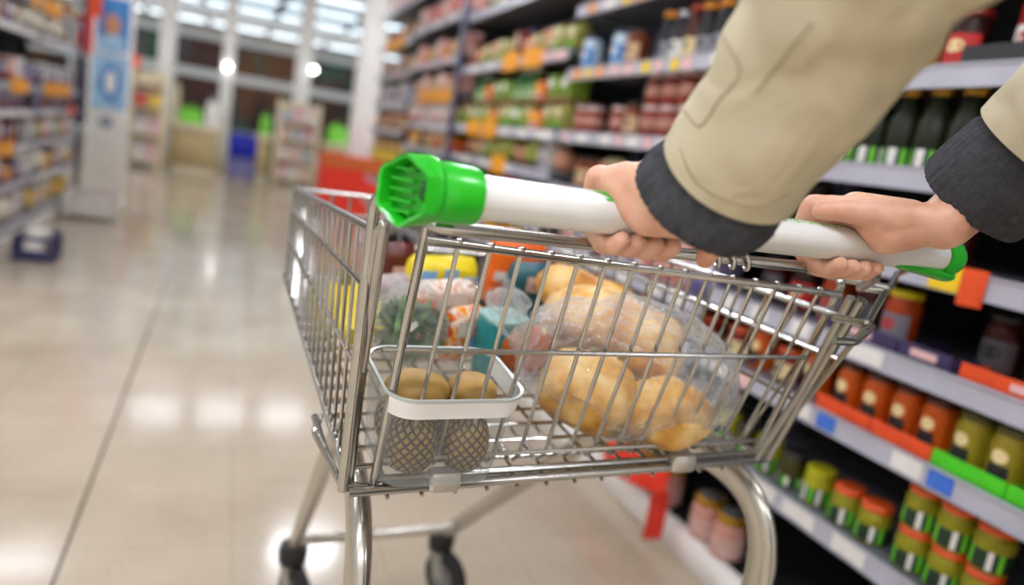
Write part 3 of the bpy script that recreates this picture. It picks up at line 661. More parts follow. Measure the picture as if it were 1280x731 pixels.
# ------------------------------------------------------------------ far end of the shop: advertising board, racks, tills
t = thing('advertising_board', 'tall white advertising board with a blue poster, standing at the shelf end', 'advertising board', (-1.06, 8.0, 0))
MB().box(-1.235, -.885, 8.0, 8.06, .03, 2.3, ch=.006).build('board', white_p, t)
MB().box(-1.25, -.87, 7.96, 8.10, 0, .03, ch=.006).build('foot', white_p, t)
pblue = mat('poster_blue', '#2f7fc4', .4, var=.2, scale=6); psky = mat('poster_sky', '#9cc4e2', .4, var=.2, scale=8); pskin = mat('poster_skin', '#c08a66', .5, var=.1)
po = MB().box(-1.18, -.92, 7.992, 7.9995, 1.38, 1.84).build('poster', pblue, t, smooth=False)
MB().ell((-1.06, 7.991, 1.60), (.07, .006, .10), 14).build('poster_face', pskin, po)
MB().ell((-1.06, 7.991, 1.44), (.12, .005, .09), 14).build('poster_shirt', psky, po)
MB().box(-1.20, -.91, 7.992, 7.9995, .86, 1.34).build('blue_panel', psky, t, smooth=False)
MB().ell((-1.05, 7.9915, 1.10), (.085, .006, .17), 18).build('blue_ring', pblue, t)
MB().ell((-1.05, 7.988, 1.10), (.045, .006, .11), 18).build('ring_centre', white_p, t)
MB().ell((-1.07, 7.991, .74), (.06, .006, .06), 16).build('grey_badge', mat('badge_grey', '#8f97a5', .5), t)
t = thing('hanging_sign', 'red and orange hanging promotion sign above the aisle end', 'sign', (-1.2, 7.64, 1.30))
MB().box(-1.27, -1.16, 7.64, 7.652, 1.30, 1.62, ch=.002).build('red_card', rc, t, smooth=False)
MB().box(-1.24, -1.10, 7.64, 7.6495, 1.621, 2.2, ch=.002).build('orange_card', tor, t, smooth=False)
for k, (px, py, hh_) in enumerate(((166, 76, .16), (147, 102, .2))):
    p = aty(px, py, 11.9); t = thing('hanging_sign', 'small orange-red tag %s beside the cream magazine rack' % ('hanging highest' if k == 0 else 'hanging lower'), 'sign', p)
    MB().box(p.x - .09, p.x + .09, p.y, p.y + .006, p.z - hh_ / 2, p.z + hh_ / 2, ch=.002).build('card', tor, t, smooth=False)
    MB().tube([(p.x, p.y + .003, p.z + hh_ / 2), (p.x, p.y + .003, ZC - .002)], .003, 6).build('cord', white_p, t)
# dump bin and floor tray at the shelf foot
gm = mat('wire_grey', '#b9bac0', .35, metal=.3, var=.05)
t = thing('dump_bin', 'low white dump bin of mixed packets in front of the advertising board', 'bin', (-1.03, 7.0, 0))
b = MB(); b.box(-1.19, -.83, 6.82, 7.18, .03, .035)
for (x0, x1, y0, y1) in ((-1.19, -1.185, 6.82, 7.18), (-.835, -.83, 6.82, 7.18), (-1.185, -.835, 6.82, 6.825), (-1.185, -.835, 7.175, 7.18)): b.box(x0, x1, y0, y1, .035, .20)
b.build('bin_body', mat('bin_white', '#dcd8d2', .5, var=.1, scale=12), t, smooth=False)
for x in (-1.17, -.85):
    for y in (6.84, 7.16): MB().lathe([(.012, 0), (.014, .03)], 10, (x, y, 0)).build('foot', gm, t)
for k, (key, x, y) in enumerate((('creamp', -1.10, 6.92), ('brown', -.93, 6.93), ('olivep', -1.10, 7.08), ('pinkp', -.93, 7.08))):
    put(key, x, y, .0358, pi / 2, '%s standing in the %s corner of the white dump bin' % (PROTO[key][3], ('near outer', 'near inner', 'far outer', 'far inner')[k]))
t = thing('floor_crate', 'dark blue crate with white cartons on the floor at the shelf foot', 'crate', (-1.0, 5.1, 0))
cr = MB(); cr.box(-1.10, -.90, 4.98, 5.24, .012, .02)
for (x0, x1, y0, y1) in ((-1.10, -1.094, 4.98, 5.24), (-.906, -.90, 4.98, 5.24), (-1.094, -.906, 4.98, 4.986), (-1.094, -.906, 5.234, 5.24)):
    cr.box(x0, x1, y0, y1, .02, .07).box(x0, x1, y0, y1, .12, .15)
for x in (-1.097, -.903):
    for y in (4.984, 5.07, 5.15, 5.236): cr.box(x - .008, x + .008, y - .008, y + .008, 0, .15)
cr.build('crate_body', mat('crate_blue', '#2c2f55', .5, var=.1), t, smooth=False)
put('white', -1.0, 5.045, .0208, 0, 'white carton in the blue floor crate, nearer one'); put('white', -1.0, 5.17, .0208, 0, 'white carton in the blue floor crate, farther one')

def rack(name, label, x0, x1, y, depth, h, shelves, frame, items):
    t = thing(name, label, 'rack', ((x0 + x1) / 2, y + depth / 2, 0))
    for x in (x0, x1 - .05): MB().box(x, x + .05, y, y + depth, 0, h, ch=.006).build('side_panel', frame, t)
    MB().box(x0 + .051, x1 - .051, y + depth - .02, y + depth, .05, h - .02).build('back_panel', frame, t, smooth=False)
    for z in shelves:
        MB().box(x0 + .051, x1 - .051, y + .01, y + depth - .021, z - .02, z, ch=.003).build('shelf', frame, t)
    return t
cream2 = mat('cream_board', '#e0d3b4', .5, var=.05)
rack('magazine_rack', 'cream magazine rack with red and yellow covers behind the advertising board', -1.38, -.9, 12.3, .3, 1.4, (.12, .5, .88, 1.2), cream2, None)
def mag(x, y, z, w_, h, m1, m2, label):
    t = thing('magazine', label, 'magazine', (x, y, z))
    c = cos(.2); s_ = sin(.2)
    M_ = Matrix.Translation((x, y, z)) @ Matrix.Rotation(-.15, 4, 'X')
    MB().box(-w_ / 2, w_ / 2, 0, .008, 0.002, h, M=M_).build('cover', m1, t, smooth=False)
    MB().box(-w_ * .4, w_ * .4, -.0015, -.0003, h * .72, h * .94, M=M_).build('masthead', m2, t, smooth=False)
mcol = [mat('cover_%d' % i, c, .4, var=.35, scale=9) for i, c in enumerate(('#c83a30', '#e6c23a', '#d8d2cc', '#d6b2b8', '#a3aabc', '#d9b4a4'))]
nmc = ['red', 'yellow', 'pale grey', 'pink', 'grey-blue', 'salmon']
for r_, z in enumerate((.1205, .5005, .8805)):
    for i in range(2):
        k = (r_ * 2 + i + (0 if r_ == 1 else 2)) % 6
        mag(-1.235 + i * .19, 12.42, z, .16, .26, mcol[k], mcol[(k + 2) % 6], '%s magazine on the %s shelf of the cream rack, %s one' % (nmc[k], ('bottom', 'middle', 'upper')[r_], ('outer', 'inner')[i]))
rack('magazine_stand', 'cream stand with pink and white magazines before the till', .66, 1.3, 12.5, .3, 1.3, (.12, .42, .72, 1.0), cream2, None)
for r_, z in enumerate((.1205, .4205, .7205, 1.0005)):
    for i in range(3):
        k = (3, 2, 5, 4)[(r_ + i) % 4]
        mag(.80 + i * .18, 12.63, z, .155, .22, mcol[k], mcol[(k + 3) % 6], '%s magazine on the %s shelf of the cream stand, %s one' % (nmc[k], ('bottom', 'second', 'third', 'top')[r_], ('left', 'middle', 'right')[i]))
def till(label, x0, x1, y0, y1, h):
    t = thing('till_counter', label, 'counter', ((x0 + x1) / 2, (y0 + y1) / 2, 0))
    MB().box(x0 + .03, x1 - .03, y0 + .04, y1 - .03, .1, h - .1, ch=.006).build('body', mat('counter_front', '#b9a678', .5, var=.06, scale=4), t)
    MB().box(x0 + .06, x1 - .06, y0 + .08, y1 - .06, 0, .0995).build('kick_base', cream2, t, smooth=False)
    MB().box(x0, x1, y0, y1, h - .0995, h, ch=.01).build('worktop', cream2, t)
till('cream till counter with a tan front, left of the slim pillar', -.86, -.13, 12.7, 13.4, .72)
till('cream till counter partly behind the magazine stand', 1.42, 2.1, 12.9, 13.5, .74)
till('cream till counter in the gap beside the pink magazine stand', .40, .64, 12.75, 13.4, .72)
bagm = mat('bag_green', '#7fdc3a', .4, var=.2, scale=14)
def bagbox(name, label, x, y, z, wx, wy, h, m):
    t = thing(name, label, 'bag', (x, y, z)); rs = []
    for k in range(8):
        f = 1 - .18 * (k / 7) ** 2
        rs.append([(x + wx / 2 * f * max(-1, min(1, 1.35 * cos(2 * pi * j / 20))), y + wy / 2 * f * (1 - .5 * k / 7) * max(-1, min(1, 1.35 * sin(2 * pi * j / 20))), z + h * k / 7 * (1 + .04 * sin(j))) for j in range(20)])
    MB().rings(rs).build('bag_body', m, t)
    for sgn in (-1, 1): MB().tube([(x - wx * .2, y + sgn * wy * .18, z + h * .95), (x - wx * .15, y + sgn * wy * .15, z + h * 1.2), (x + wx * .15, y + sgn * wy * .15, z + h * 1.2), (x + wx * .2, y + sgn * wy * .18, z + h * .95)], .008, 6).build('handle', m, t)
bagbox('carrier_bag', 'bright green carrier bag on the tan till counter', -.58, 13.0, .7205, .34, .2, .22, bagm)
bagbox('carrier_bag', 'white carrier bag beside the green one on the till', -.28, 13.0, .7205, .2, .2, .36, white_l)
bagbox('carrier_bag', 'bright green carrier bag on the counter behind the magazine stand', 1.66, 13.1, .7405, .34, .2, .28, bagm)
bagbox('carrier_bag', 'small green bag on the narrow counter next to the magazine stand', .52, 13.0, .7205, .16, .16, .28, bagm)
bagbox('carrier_bag', 'cream paper bag on the till next to the rack', -.80, 13.0, .7205, .1, .16, .5, cream2)
t = thing('storage_box', 'deep blue storage box by the glass front between the pillars', 'box', (.3, 18.8, 0))
MB().box(.0, .62, 18.6, 19.1, 0, .5, ch=.02).build('box_body', mat('box_blue', '#1f2ad0', .4, var=.1), t)
MB().box(-.02, .64, 18.58, 19.12, .5005, .56, ch=.02).build('lid', mat('box_lid', '#9aa2c8', .4), t)
t = thing('storage_box', 'dark green crate beside the deep blue box', 'box', (.85, 18.8, 0))
MB().box(.68, 1.05, 18.6, 19.1, 0, .62, ch=.02).build('box_body', mat('box_green', '#1f4a38', .5, var=.1), t)
MB().box(.66, 1.07, 18.58, 19.12, .6205, .68, ch=.02).build('lid', mat('box_lid2', '#3a8a5a', .4), t)
t = thing('red_bin', 'bright red promotion bin at the far end of the tall shelves', 'bin', (1.22, 8.5, 0))
b = MB(); b.box(.96, 1.62, 8.5, 9.0, .04, .05)
for (x0, x1, y0, y1) in ((.96, .975, 8.5, 9.0), (1.605, 1.62, 8.5, 9.0), (.975, 1.605, 8.5, 8.515), (.975, 1.605, 8.985, 9.0)): b.box(x0, x1, y0, y1, .05, .72)
b.build('bin_body', tagc['r'], t, smooth=False)
MB().box(.95, 1.63, 8.488, 8.4995, .60, .70).build('rim_band', mat('rim_orange', '#c8682a', .5), t, smooth=False)
for x in (.99, 1.59):
    for y in (8.53, 8.97): MB().lathe([(.02, 0), (.02, .04)], 10, (x, y, 0)).build('foot', gm, t)

# ------------------------------------------------------------------ the trolley
def chrome_mat():
    m = mat('chrome_wire', '#bebcb7', .2, metal=1.0, var=.06, scale=60)
    return m
chrome = chrome_mat(); chrome_d = mat('chrome_worn', '#aca89e', .3, metal=1.0, var=.12, scale=60)
zinc = mat('zinc_clip', '#c9c3b8', .4, metal=.6, var=.06)
TR = thing('shopping_trolley', 'chrome wire shopping trolley with white handle and green end caps, loaded with groceries', 'shopping trolley', (.42, 1.0, 0))
# corners of the basket
HL = atz(535, 238, 1.004); HR = atz(1195, 323, 1.004); HB = (HR - HL).normalized(); HF = Vector((-HB.y, HB.x, 0)).normalized(); UP = Vector((0, 0, 1))
GTL = atz(533, 300, .955); GTR = atz(1050, 368, .943); GBL = atz(468, 592, .705); GBR = atz(945, 560, .71)
BL = atz(440, 615, .69); BR = atz(957, 574, .695)
FTL = atz(368, 235, .922); FBL = atz(357, 345, .79)
BW = (BR - BL); 
FTR = FTL + HB * .47 + Vector((0, .03, 0)); FBR = FBL + HB * .45 + Vector((0, .02, 0))
SLT = atz(468, 288, .95)      # left side's rear top
SRT = atz(1084, 406, .92)     # right side's rear top
def L(a, b, t): return a + (b - a) * t
W1, W2, W3 = .0024, .0036, .0050
# rear gate
g = MB()
NV = 16
for i in range(1, NV):
    a = L(GTL, GTR, i / NV); b = L(GBL, GBR, i / NV)
    g.tube([a + UP * .004, L(a, b, .5), b + UP * .012, b + HF * .012, b + HF * .05 + UP * .003], W1, 7)
    g.ell(a + UP * .002, (.0045, .0045, .0045), 8)
g.tube(rounded([GBL - UP * .01, GTL + UP * .035, GTL + UP * .04 + HF * .012], .01), .0046, 9)
g.tube(rounded([GBR - UP * .01, GTR + UP * .012, GTR + UP * .02 + HF * .012], .01), .0046, 9)
g.tube([GTL, GTR], .0042, 9); 
m1, m2 = L(GTL, GBL, .5), L(GTR, GBR, .42)
g.tube([atz(478, 437, .835 + .01), L(atz(478, 437, .845), atz(1008, 447, .86), .5), atz(1008, 447, .86)], .0028, 8)
q1, q2 = L(GTL, GBL, .93), L(GTR, GBR, .94); g.tube([q1, q2], .0026, 8)
g.build('rear_gate', chrome, TR)
# bottom rear rails and hinge clips
b1 = MB(); b1.tube([GBL - UP * .006, GBR - UP * .006], .0042, 9); b1.tube([BL - HB * .004, BR + HB * .004], .0052, 10); b1.build('rear_rail', chrome, TR)
for px, py in ((555, 606), (852, 583)):
    t_ = (px - 440) / 517; t_ = t_ * .756 / (.756 * t_ + 1.036 * (1 - t_))
    c_ = L(BL, BR, t_) + UP * .004
    k = MB(); M_ = Matrix.Translation(c_) @ Matrix(((HB.x, HF.x, 0, 0), (HB.y, HF.y, 0, 0), (0, 0, 1, 0), (0, 0, 0, 1)))
    k.box(-.017, .017, -.009, .012, -.009, .012, ch=.003, M=M_); k.build('hinge_clip', zinc, TR)
# sides
def side(TT, TF, BB, BF, nm, n=24, inn=1):
    s = MB()
    for i in range(n + 1):
        u = i / n
        a = L(TT, TF, u); b = L(BB, BF, u)
        s.tube([a, L(a, b, .5), b + UP * .006, b + HB * inn * .012, b + HB * inn * .03 + UP * .001], W1 if 0 < i < n else W2, 6)
    s.tube([TT, TF], .0046, 9)
    s.tube([L(TT, BB, .22), L(TF, BF, .26)], W2, 8)
    s.tube([L(TT, BB, .55), L(TF, BF, .58)], W1, 7)
    s.tube([BB, BF], .0044, 9)
    return s.build(nm, chrome, TR)
side(SLT, FTL, BL + HF * .01, FBL, 'side_panel', n=17)
side(SRT, FTR, BR + HF * .01, FBR, 'side_panel', n=17, inn=-1)
s = MB()
for i in range(1, 14):
    a = L(FTL, FTR, i / 14); b = L(FBL, FBR, i / 14); s.tube([a, L(a, b, .5) + HF * .01, b], W1, 6)
s.tube([FTL, FTR], .0046, 9); s.tube([L(FTL, FBL, .26), L(FTR, FBR, .26)], W2, 8); s.tube([L(FTL, FBL, .58), L(FTR, FBR, .58)], W1, 8); s.tube([FBL, FBR], .0044, 9)
s.build('front_panel', chrome, TR)
s = MB()
for i in range(1, 15):
    p_ = L(BL, BR, i / 15); s.tube([p_ - UP * .0095 - HF * .001, p_ - UP * .004 + HF * .009, p_ + UP * .004 + HF * .02, L(FBL, FBR, i / 15)], W1, 6)
for i in range(1, 17):
    s.tube([L(BL, FBL, i / 17) + UP * .006, L(BR, FBR, i / 17) + UP * .006], W1, 6)
s.build('basket_floor', chrome, TR)
# side frames rising to the handle
ucap = HL - HB * .045
fl = MB()
AT = atz(470, 246, .985); AB = atz(428, 612, .69)
fl.tube(rounded([AB, L(AB, AT, .5), AT, HL - HB * .008 + HF * .030 + UP * .001], .02), .0056, 10)
D1 = atz(482, 276, .97); D2 = atz(452, 475, .80)
fl.tube(rounded([D2 - UP * .1, D2, D1, D1 + HF * .02 - UP * .01, D2 + HF * .02, D2 + HF * .02 - UP * .1], .012), .0044, 9)
fl.tube(rounded([atz(393, 520, .73), atz(405, 560, .71), atz(428, 610, .69)], .01), .004, 8)
fl.tube(rounded([atz(400, 520, .725), atz(393, 540, .72), atz(428, 608, .692)], .01), .004, 8)
fl.build('side_frame', chrome, TR)
fl = MB()
RT = atz(1122, 342, .965); RM = atz(1107, 364, .952); R4 = atz(1084, 404, .925); R5 = atz(1062, 396, .93)
fl.tube(rounded([HR - HB * .06 - UP * .012, atz(1140, 335, .97), RT, atz(1112, 360, .955), atz(1060, 350, .957), atz(1010, 338, .962)], .008), .0042, 9)
fl.tube(rounded([atz(1072, 359, .952), RM, R4, atz(1040, 396, .925)], .008), .0042, 9)
fl.tube(rounded([atz(1090, 408, .92), atz(1070, 428, .91), atz(1043, 426, .91)], .008), .004, 9)
fl.tube([atz(1078, 375, .945), L(atz(1078, 375, .945), BR, .5), BR + HB * .002], .0056, 10)
fl.tube([atz(1064, 372, .945), L(atz(1064, 372, .945), BR, .5) , BR - HB * .018], .0050, 10)
fl.build('side_frame', chrome, TR)
# rail under the handle
hr_ = MB(); ra = HL + HB * .015 - UP * .03 + HF * .03; rb = HR - HB * .09 - UP * .028 + HF * .015
hr_.tube(rounded([GTL + UP * .03, ra, L(ra, rb, .5), rb, GTR + UP * .01 + HB * .03], .02), .0055, 10)
hr_.build('handle_rail', chrome, TR)
cl = MB()
for k in range(3):
    p0 = L(ra, rb, .56 + .035 * k); pts = [p0 + HB * .012 * (j / 12 - .5) * 2 + (UP * sin(2 * pi * j / 12) + HF * cos(2 * pi * j / 12)) * .009 for j in range(13)]
    cl.tube(pts, .002, 6)
cl.build('coin_chain', chrome, TR)
# handle
whp = mat('white_handle', '#e9e8e4', .28, var=.03, coat=.3); grp = mat('green_plastic', '#1db51d', .3, var=.06, scale=30, coat=.3)
grd = mat('green_plastic_dark', '#0c5c10', .5)
def hring(c, r, n=24, ax=None, rx=1.0, flat=None):
    ax = (ax or HB).normalized(); u = ax.cross(UP).normalized(); v_ = u.cross(ax)
    return [c + u * (r * cos(2 * pi * j / n) * rx) + v_ * (r * sin(2 * pi * j / n)) for j in range(n)]
HRAD = .0172
bar = MB().rings([hring(L(HL, HR, t), HRAD) for t in (.0, .25, .5, .75, .96)]).build('handle_bar', whp, TR)
# green printing on the handle: a leafy swirl and a band of marks
prt = MB(); lime_p = mat('print_green', '#4fc23a', .4, var=.1)
def onbar(t, a): return L(HL, HR, t) + (UP * cos(a) - HF * sin(a)) * (HRAD + .0006)
def strip(t0, a0, t1, a1, wd):
    N = 5
    for k in range(N):
        u0, u1 = k / N, (k + 1) / N
        A = [onbar(t0 + (t1 - t0) * u, a0 + (a1 - a0) * u + dd) for u, dd in ((u0, -wd), (u1, -wd), (u1, wd), (u0, wd))]
        prt.add(A, [(0, 1, 2, 3)])
for k in range(3): strip(.222 + .008 * k, .1 + .1 * k, .262 + .012 * k, .95 - .1 * k, .06)
strip(.222, .15, .27, .2, .05); strip(.24, .8, .29, .95, .06)
prt.build('printed_swirl', lime_p, bar, smooth=False); prt = MB()
xx = .560
for k in range(9):
    strip(xx, .18, xx + .006, .50, .03); strip(xx + .001, .34, xx + .010, .34, .04)
    if k % 2: strip(xx + .009, .18, xx + .009, .52, .05)
    else: strip(xx + .003, .50, xx + .010, .50, .04)
    xx += .0135
prt.build('printed_marks', lime_p, bar, smooth=False)
# left cap: collar, then a faceted flared end turned towards the near side
c0 = HL + HB * .038
cap = MB()
ax2 = (HB + HF * .62).normalized()
n = 24
def facet(c, r, ax, sq):
    ax = ax.normalized(); u = ax.cross(UP).normalized(); v_ = u.cross(ax); out = []
    for j in range(n):
        a = 2 * pi * j / n
        f = 1 - sq * (1 - cos(3 * (a + pi / 6)) ** 2) * .13
        out.append(c + u * (r * f * cos(a)) + v_ * (r * f * sin(a)))
    return out
rs = [facet(c0, HRAD + .0003, HB, 0), facet(c0 - HB * .0005, .0212, HB, 0), facet(c0 - HB * .004, .0222, HB, 0), facet(c0 - HB * .026, .0232, HB, 0), facet(c0 - HB * .031, .0225, HB, 0),
      facet(c0 - HB * .034, .0250, HB, .2), facet(c0 - HB * .040, .0262, (HB + HF * .15), .4), facet(c0 - HB * .046 - UP * .001 - HF * .001, .0266, (HB + HF * .4), .7), facet(c0 - HB * .056 - UP * .002 - HF * .004, .0270, ax2, .9), facet(c0 - HB * .060 - UP * .002 - HF * .006, .0262, ax2, 1),
      facet(c0 - HB * .0590 - UP * .002 - HF * .0055, .0238, ax2, 1), facet(c0 - HB * .048 - UP * .002 + HF * .000, .0215, ax2, 1)]
ec = cap.rings(rs).build('end_cap', grp, TR, ang=28)
ec['label'] = 'green plastic end cap with a hollow faceted end'
ec_c = c0 - HB * .0495 - UP * .002 - HF * .001
hb2 = MB()
for a in (-.9, -.45, 0, .45, .9):
    z_ = .017 * a
    hb2.box(-.005, .001, -.003, .018, z_ - .0009, z_ + .0009, M=Matrix.Translation(ec_c) @ Matrix(((ax2.x, -ax2.y, 0, 0), (ax2.y, ax2.x, 0, 0), (0, 0, 1, 0), (0, 0, 0, 1))))
hb2.build('cap_rib', grp, ec, smooth=False)
MB().ell(ec_c + Vector((ax2.y, -ax2.x, 0)) * .012 + UP * .002 - ax2 * .0002, (.0055, .0035, .0085), 12).build('coin_slot', grd, ec)
# right cap: rounded end with a tongue under the bar
cR = L(HR, HL, .055)
rs = [hring(cR, HRAD + .0004), hring(cR + HB * .001, .0205)] + [hring(cR + HB * (.012 + .022 * sin(pi / 2 * k / 6)), .021 * max(.05, cos(pi / 2 * k / 6) ** .7)) for k in range(7)]
cap = MB().rings(rs)
tg_ = []
for k in range(9):
    u = k / 8; c_ = cR + HB * (.016 - .085 * u) - UP * (.0125 + .006 * (1 - u)); wd_ = .0165 * (1 - .35 * u ** 2); th_ = .0075 * (1 - .5 * u)
    tg_.append([c_ + HF * (wd_ * cos(2 * pi * j / 16)) + UP * (th_ * sin(2 * pi * j / 16)) for j in range(16)])
cap.rings(tg_); cap.build('end_cap', grp, TR, ang=50)
# chassis: flat oval tubes fall to the front castors and bend down at the back to the rear ones
steel = mat('chassis_steel', '#c4c0b6', .25, metal=1.0, var=.05, scale=30)
cFL = atz(367, 684, .155); cFR = atz(553, 668, .155)
TLb = atz(464, 640, .672); TRb = Vector((.716, .93, .655))
rLf = Vector((TLb.x, .705, .15)); rRf = Vector((.722, .752, .15))
def leg(foot, top, front, w1=.0135, w2=.025):
    knee = Vector((L(foot, front, .42).x, top.y + .10, top.z))
    pts = rounded([foot, Vector((foot.x, foot.y, top.z)), knee, front], .17, 12); K = len(pts); m = MB(); rs = []
    side_ = HB
    for i, p in enumerate(pts):
        tn = (pts[min(i + 1, K - 1)] - pts[max(i - 1, 0)]).normalized(); nn = side_.cross(tn).normalized(); ss = tn.cross(nn)
        k = 1 - .35 * (i / (K - 1))
        rs.append([p + ss * (w1 * cos(2 * pi * j / 20)) + nn * (w2 * k * sin(2 * pi * j / 20)) for j in range(20)])
    return m.rings(rs).build('leg', steel, TR)
leg(rLf, Vector((TLb.x, .90, .650)), cFL)
leg(rRf, TRb, cFR)
x1_, x2_ = cFL + Vector((0, -.06, .05)), cFR + Vector((0, -.06, .05))
MB().tube([x1_, x2_], .0105, 12).build('crossbar', steel, TR)
MB().tube([L(BL, BR, .07) - UP * .008 + HF * .02, L(BL, BR, .9) - UP * .008 + HF * .02], .008, 10).build('support_bar', steel, TR)
rub = mat('black_rubber', '#1a1a1b', .5, var=.15); fork_m = mat('castor_grey', '#8d897f', .4, var=.08)
def castor(p, ang, nm='castor'):
    m = MB()
    m.lathe([(.022, p.z - .035), (.029, p.z - .030), (.031, p.z - .005), (.029, p.z + .008), (.022, p.z + .012)], 18, (p.x, p.y, 0))
    k = m.build('castor', rub, TR)
    d = Vector((sin(ang), -cos(ang), 0)); sd = Vector((cos(ang), sin(ang), 0)); wc = Vector((p.x, p.y, .0630)) + d * .030
    f = MB()
    for s_ in (-1, 1):
        A = [Vector((p.x, p.y, p.z - .036)) + sd * s_ * .0185 + d * e for e in (-.018, .022)] + [wc + sd * s_ * .0185 + d * e for e in (.014, -.020)]
        f.rings([[q + sd * .002 for q in A], [q - sd * .002 for q in A]])
    f.rings([[Vector((p.x, p.y, z_)) + sd * (.0205 * cx) + d * cy for cx, cy in ((-1, -.02), (1, -.02), (1, .024), (-1, .024))] for z_ in (p.z - .040, p.z - .0355)])
    f.build('fork', fork_m, k, smooth=False)
    wv = MB()
    def wr(r, o_): return [wc + sd * o_ + d * (r * cos(2 * pi * j / 28)) + UP * (r * sin(2 * pi * j / 28)) for j in range(28)]
    wv.rings([wr(.036, -.0125), wr(.052, -.0135), wr(.0605, -.010), wr(.0622, 0), wr(.0605, .010), wr(.052, .0135), wr(.036, .0125)])
    wv.build('wheel', rub, k)
    hb_ = MB(); hb_.rings([wr(.034, -.0140), wr(.034, .0140)]); hb_.build('hub', mat('hub_grey', '#6d6d6d', .4), k)
for p, a in ((cFL, .35), (cFR, .45), (rLf, .2), (rRf, .2)): castor(p, a)

# ------------------------------------------------------------------ groceries in the trolley
FX = (BR - BL).normalized(); FN = (BR - BL).cross(FBL - BL).normalized(); FY = FN.cross(FX)
def onfloor(px, py, lift=.0065):
    r = ray(px, py); b = BL + FN * lift; return O + r * ((b - O).dot(FN) / r.dot(FN))
def frame(p, yaw=0.0):
    a = FX * cos(yaw) + FY * sin(yaw); b = FN.cross(a)
    return Matrix(((a.x, b.x, FN.x, p.x), (a.y, b.y, FN.y, p.y), (a.z, b.z, FN.z, p.z), (0, 0, 0, 1)))
film = clear('clear_film', '#fbfbf9', .06, .6, .07, 1.0, 55); tubm = clear('clear_plastic_tub', '#f1f3f1', .03, .5, .1)
# tub of netted brown fruit
P = onfloor(541, 590); P = P + FY * .022 + FN * .001
M_ = frame(P, -.02)
T_ = thing('plastic_tub', 'clear plastic tub with a white paper band holding brown netted fruit', 'tub', P)
def rr_ring(wx, wy, r, z, n=8):
    out = []
    for qx, qy, a0 in ((1, 1, 0), (-1, 1, pi / 2), (-1, -1, pi), (1, -1, 3 * pi / 2)):
        for k in range(n): a = a0 + pi / 2 * k / (n - 1); out.append(M_ @ Vector((qx * (wx / 2 - r) + r * cos(a), qy * (wy / 2 - r) + r * sin(a), z)))
    return out
TW, TD, TH = .146, .112, .106
MB().rings([rr_ring(TW * .84, TD * .82, .022, .0005), rr_ring(TW * .86, TD * .84, .024, .004), rr_ring(TW, TD, .028, TH)], cap1=False).build('tub_body', tubm, T_)
MB().rings([rr_ring(TW + .001, TD + .001, .029, TH - .003), rr_ring(TW + .005, TD + .005, .031, TH - .001), rr_ring(TW + .005, TD + .005, .031, TH + .0015), rr_ring(TW - .002, TD - .002, .027, TH + .001)], cap0=False, cap1=False).build('tub_rim', mat('rim_plastic', '#b9beb9', .25, var=.02, coat=.4), T_)
def tw(z): return .86 + .14 * z / TH
bnd = MB(); sr = []
for z in (TH * .80, TH * .90, TH * .985):
    q = rr_ring(TW * tw(z) + .0016, TD * tw(z) + .0016, .028, z); sr.append(q[18:32] + q[0:3])
for k in range(2): bnd.add(sr[k] + sr[k + 1], [(i_, i_ + 1, 17 + i_ + 1, 17 + i_) for i_ in range(16)])
bnd.build('paper_band', mat('paper_white', '#eeece8', .6, var=.03), T_)
def net_mat():
    m = bpy.data.materials.new('netted_skin'); m.use_nodes = True; nt = m.node_tree; b = nt.nodes['Principled BSDF']
    tc = nt.nodes.new('ShaderNodeTexCoord'); sp = nt.nodes.new('ShaderNodeSeparateXYZ'); nt.links.new(tc.outputs['Object'], sp.inputs[0])
    def M2(op, a, b_=None):
        q = nt.nodes.new('ShaderNodeMath'); q.operation = op
        for i_, v_ in enumerate((a, b_)):
            if v_ is None: continue
            if isinstance(v_, (int, float)): q.inputs[i_].default_value = v_
            else: nt.links.new(v_, q.inputs[i_])
        return q.outputs[0]
    u_ = M2('MULTIPLY', M2('ARCTAN2', sp.outputs[1], sp.outputs[0]), 18 / (2 * pi)); v2 = M2('MULTIPLY', sp.outputs[2], 95.0)
    def ln_(q): return M2('SUBTRACT', 1.0, M2('MULTIPLY', M2('ABSOLUTE', M2('SUBTRACT', M2('FRACT', M2('ADD', q, 40.0)), .5)), 2.0))
    class mx: outputs = [M2('SUBTRACT', 1.0, M2('MINIMUM', ln_(M2('ADD', u_, v2)), ln_(M2('SUBTRACT', u_, v2))))]
    r = nt.nodes.new('ShaderNodeValToRGB'); e = r.color_ramp.elements; e[0].position = .62; e[0].color = lin('#a37f3a'); e[1].position = .74; e[1].color = lin('#1c1408')
    nt.links.new(mx.outputs[0], r.inputs[0])
    n = nt.nodes.new('ShaderNodeTexNoise'); n.inputs['Scale'].default_value = 25; nt.links.new(tc.outputs['Object'], n.inputs[0])
    mu = nt.nodes.new('ShaderNodeMixRGB'); mu.blend_type = 'MULTIPLY'; mu.inputs[0].default_value = .35; nt.links.new(r.outputs[0], mu.inputs[1]); nt.links.new(n.outputs['Color'], mu.inputs[2])
    nt.links.new(mu.outputs[0], b.inputs['Base Color']); b.inputs['Roughness'].default_value = .55
    bp = nt.nodes.new('ShaderNodeBump'); bp.inputs['Strength'].default_value = .6; bp.inputs['Distance'].default_value = .002; nt.links.new(mx.outputs[0], bp.inputs['Height']); nt.links.new(bp.outputs[0], b.inputs['Normal'])
    return m
netm = net_mat(); tanm = mat('tan_fruit', '#b48d48', .5, var=.15, scale=40)
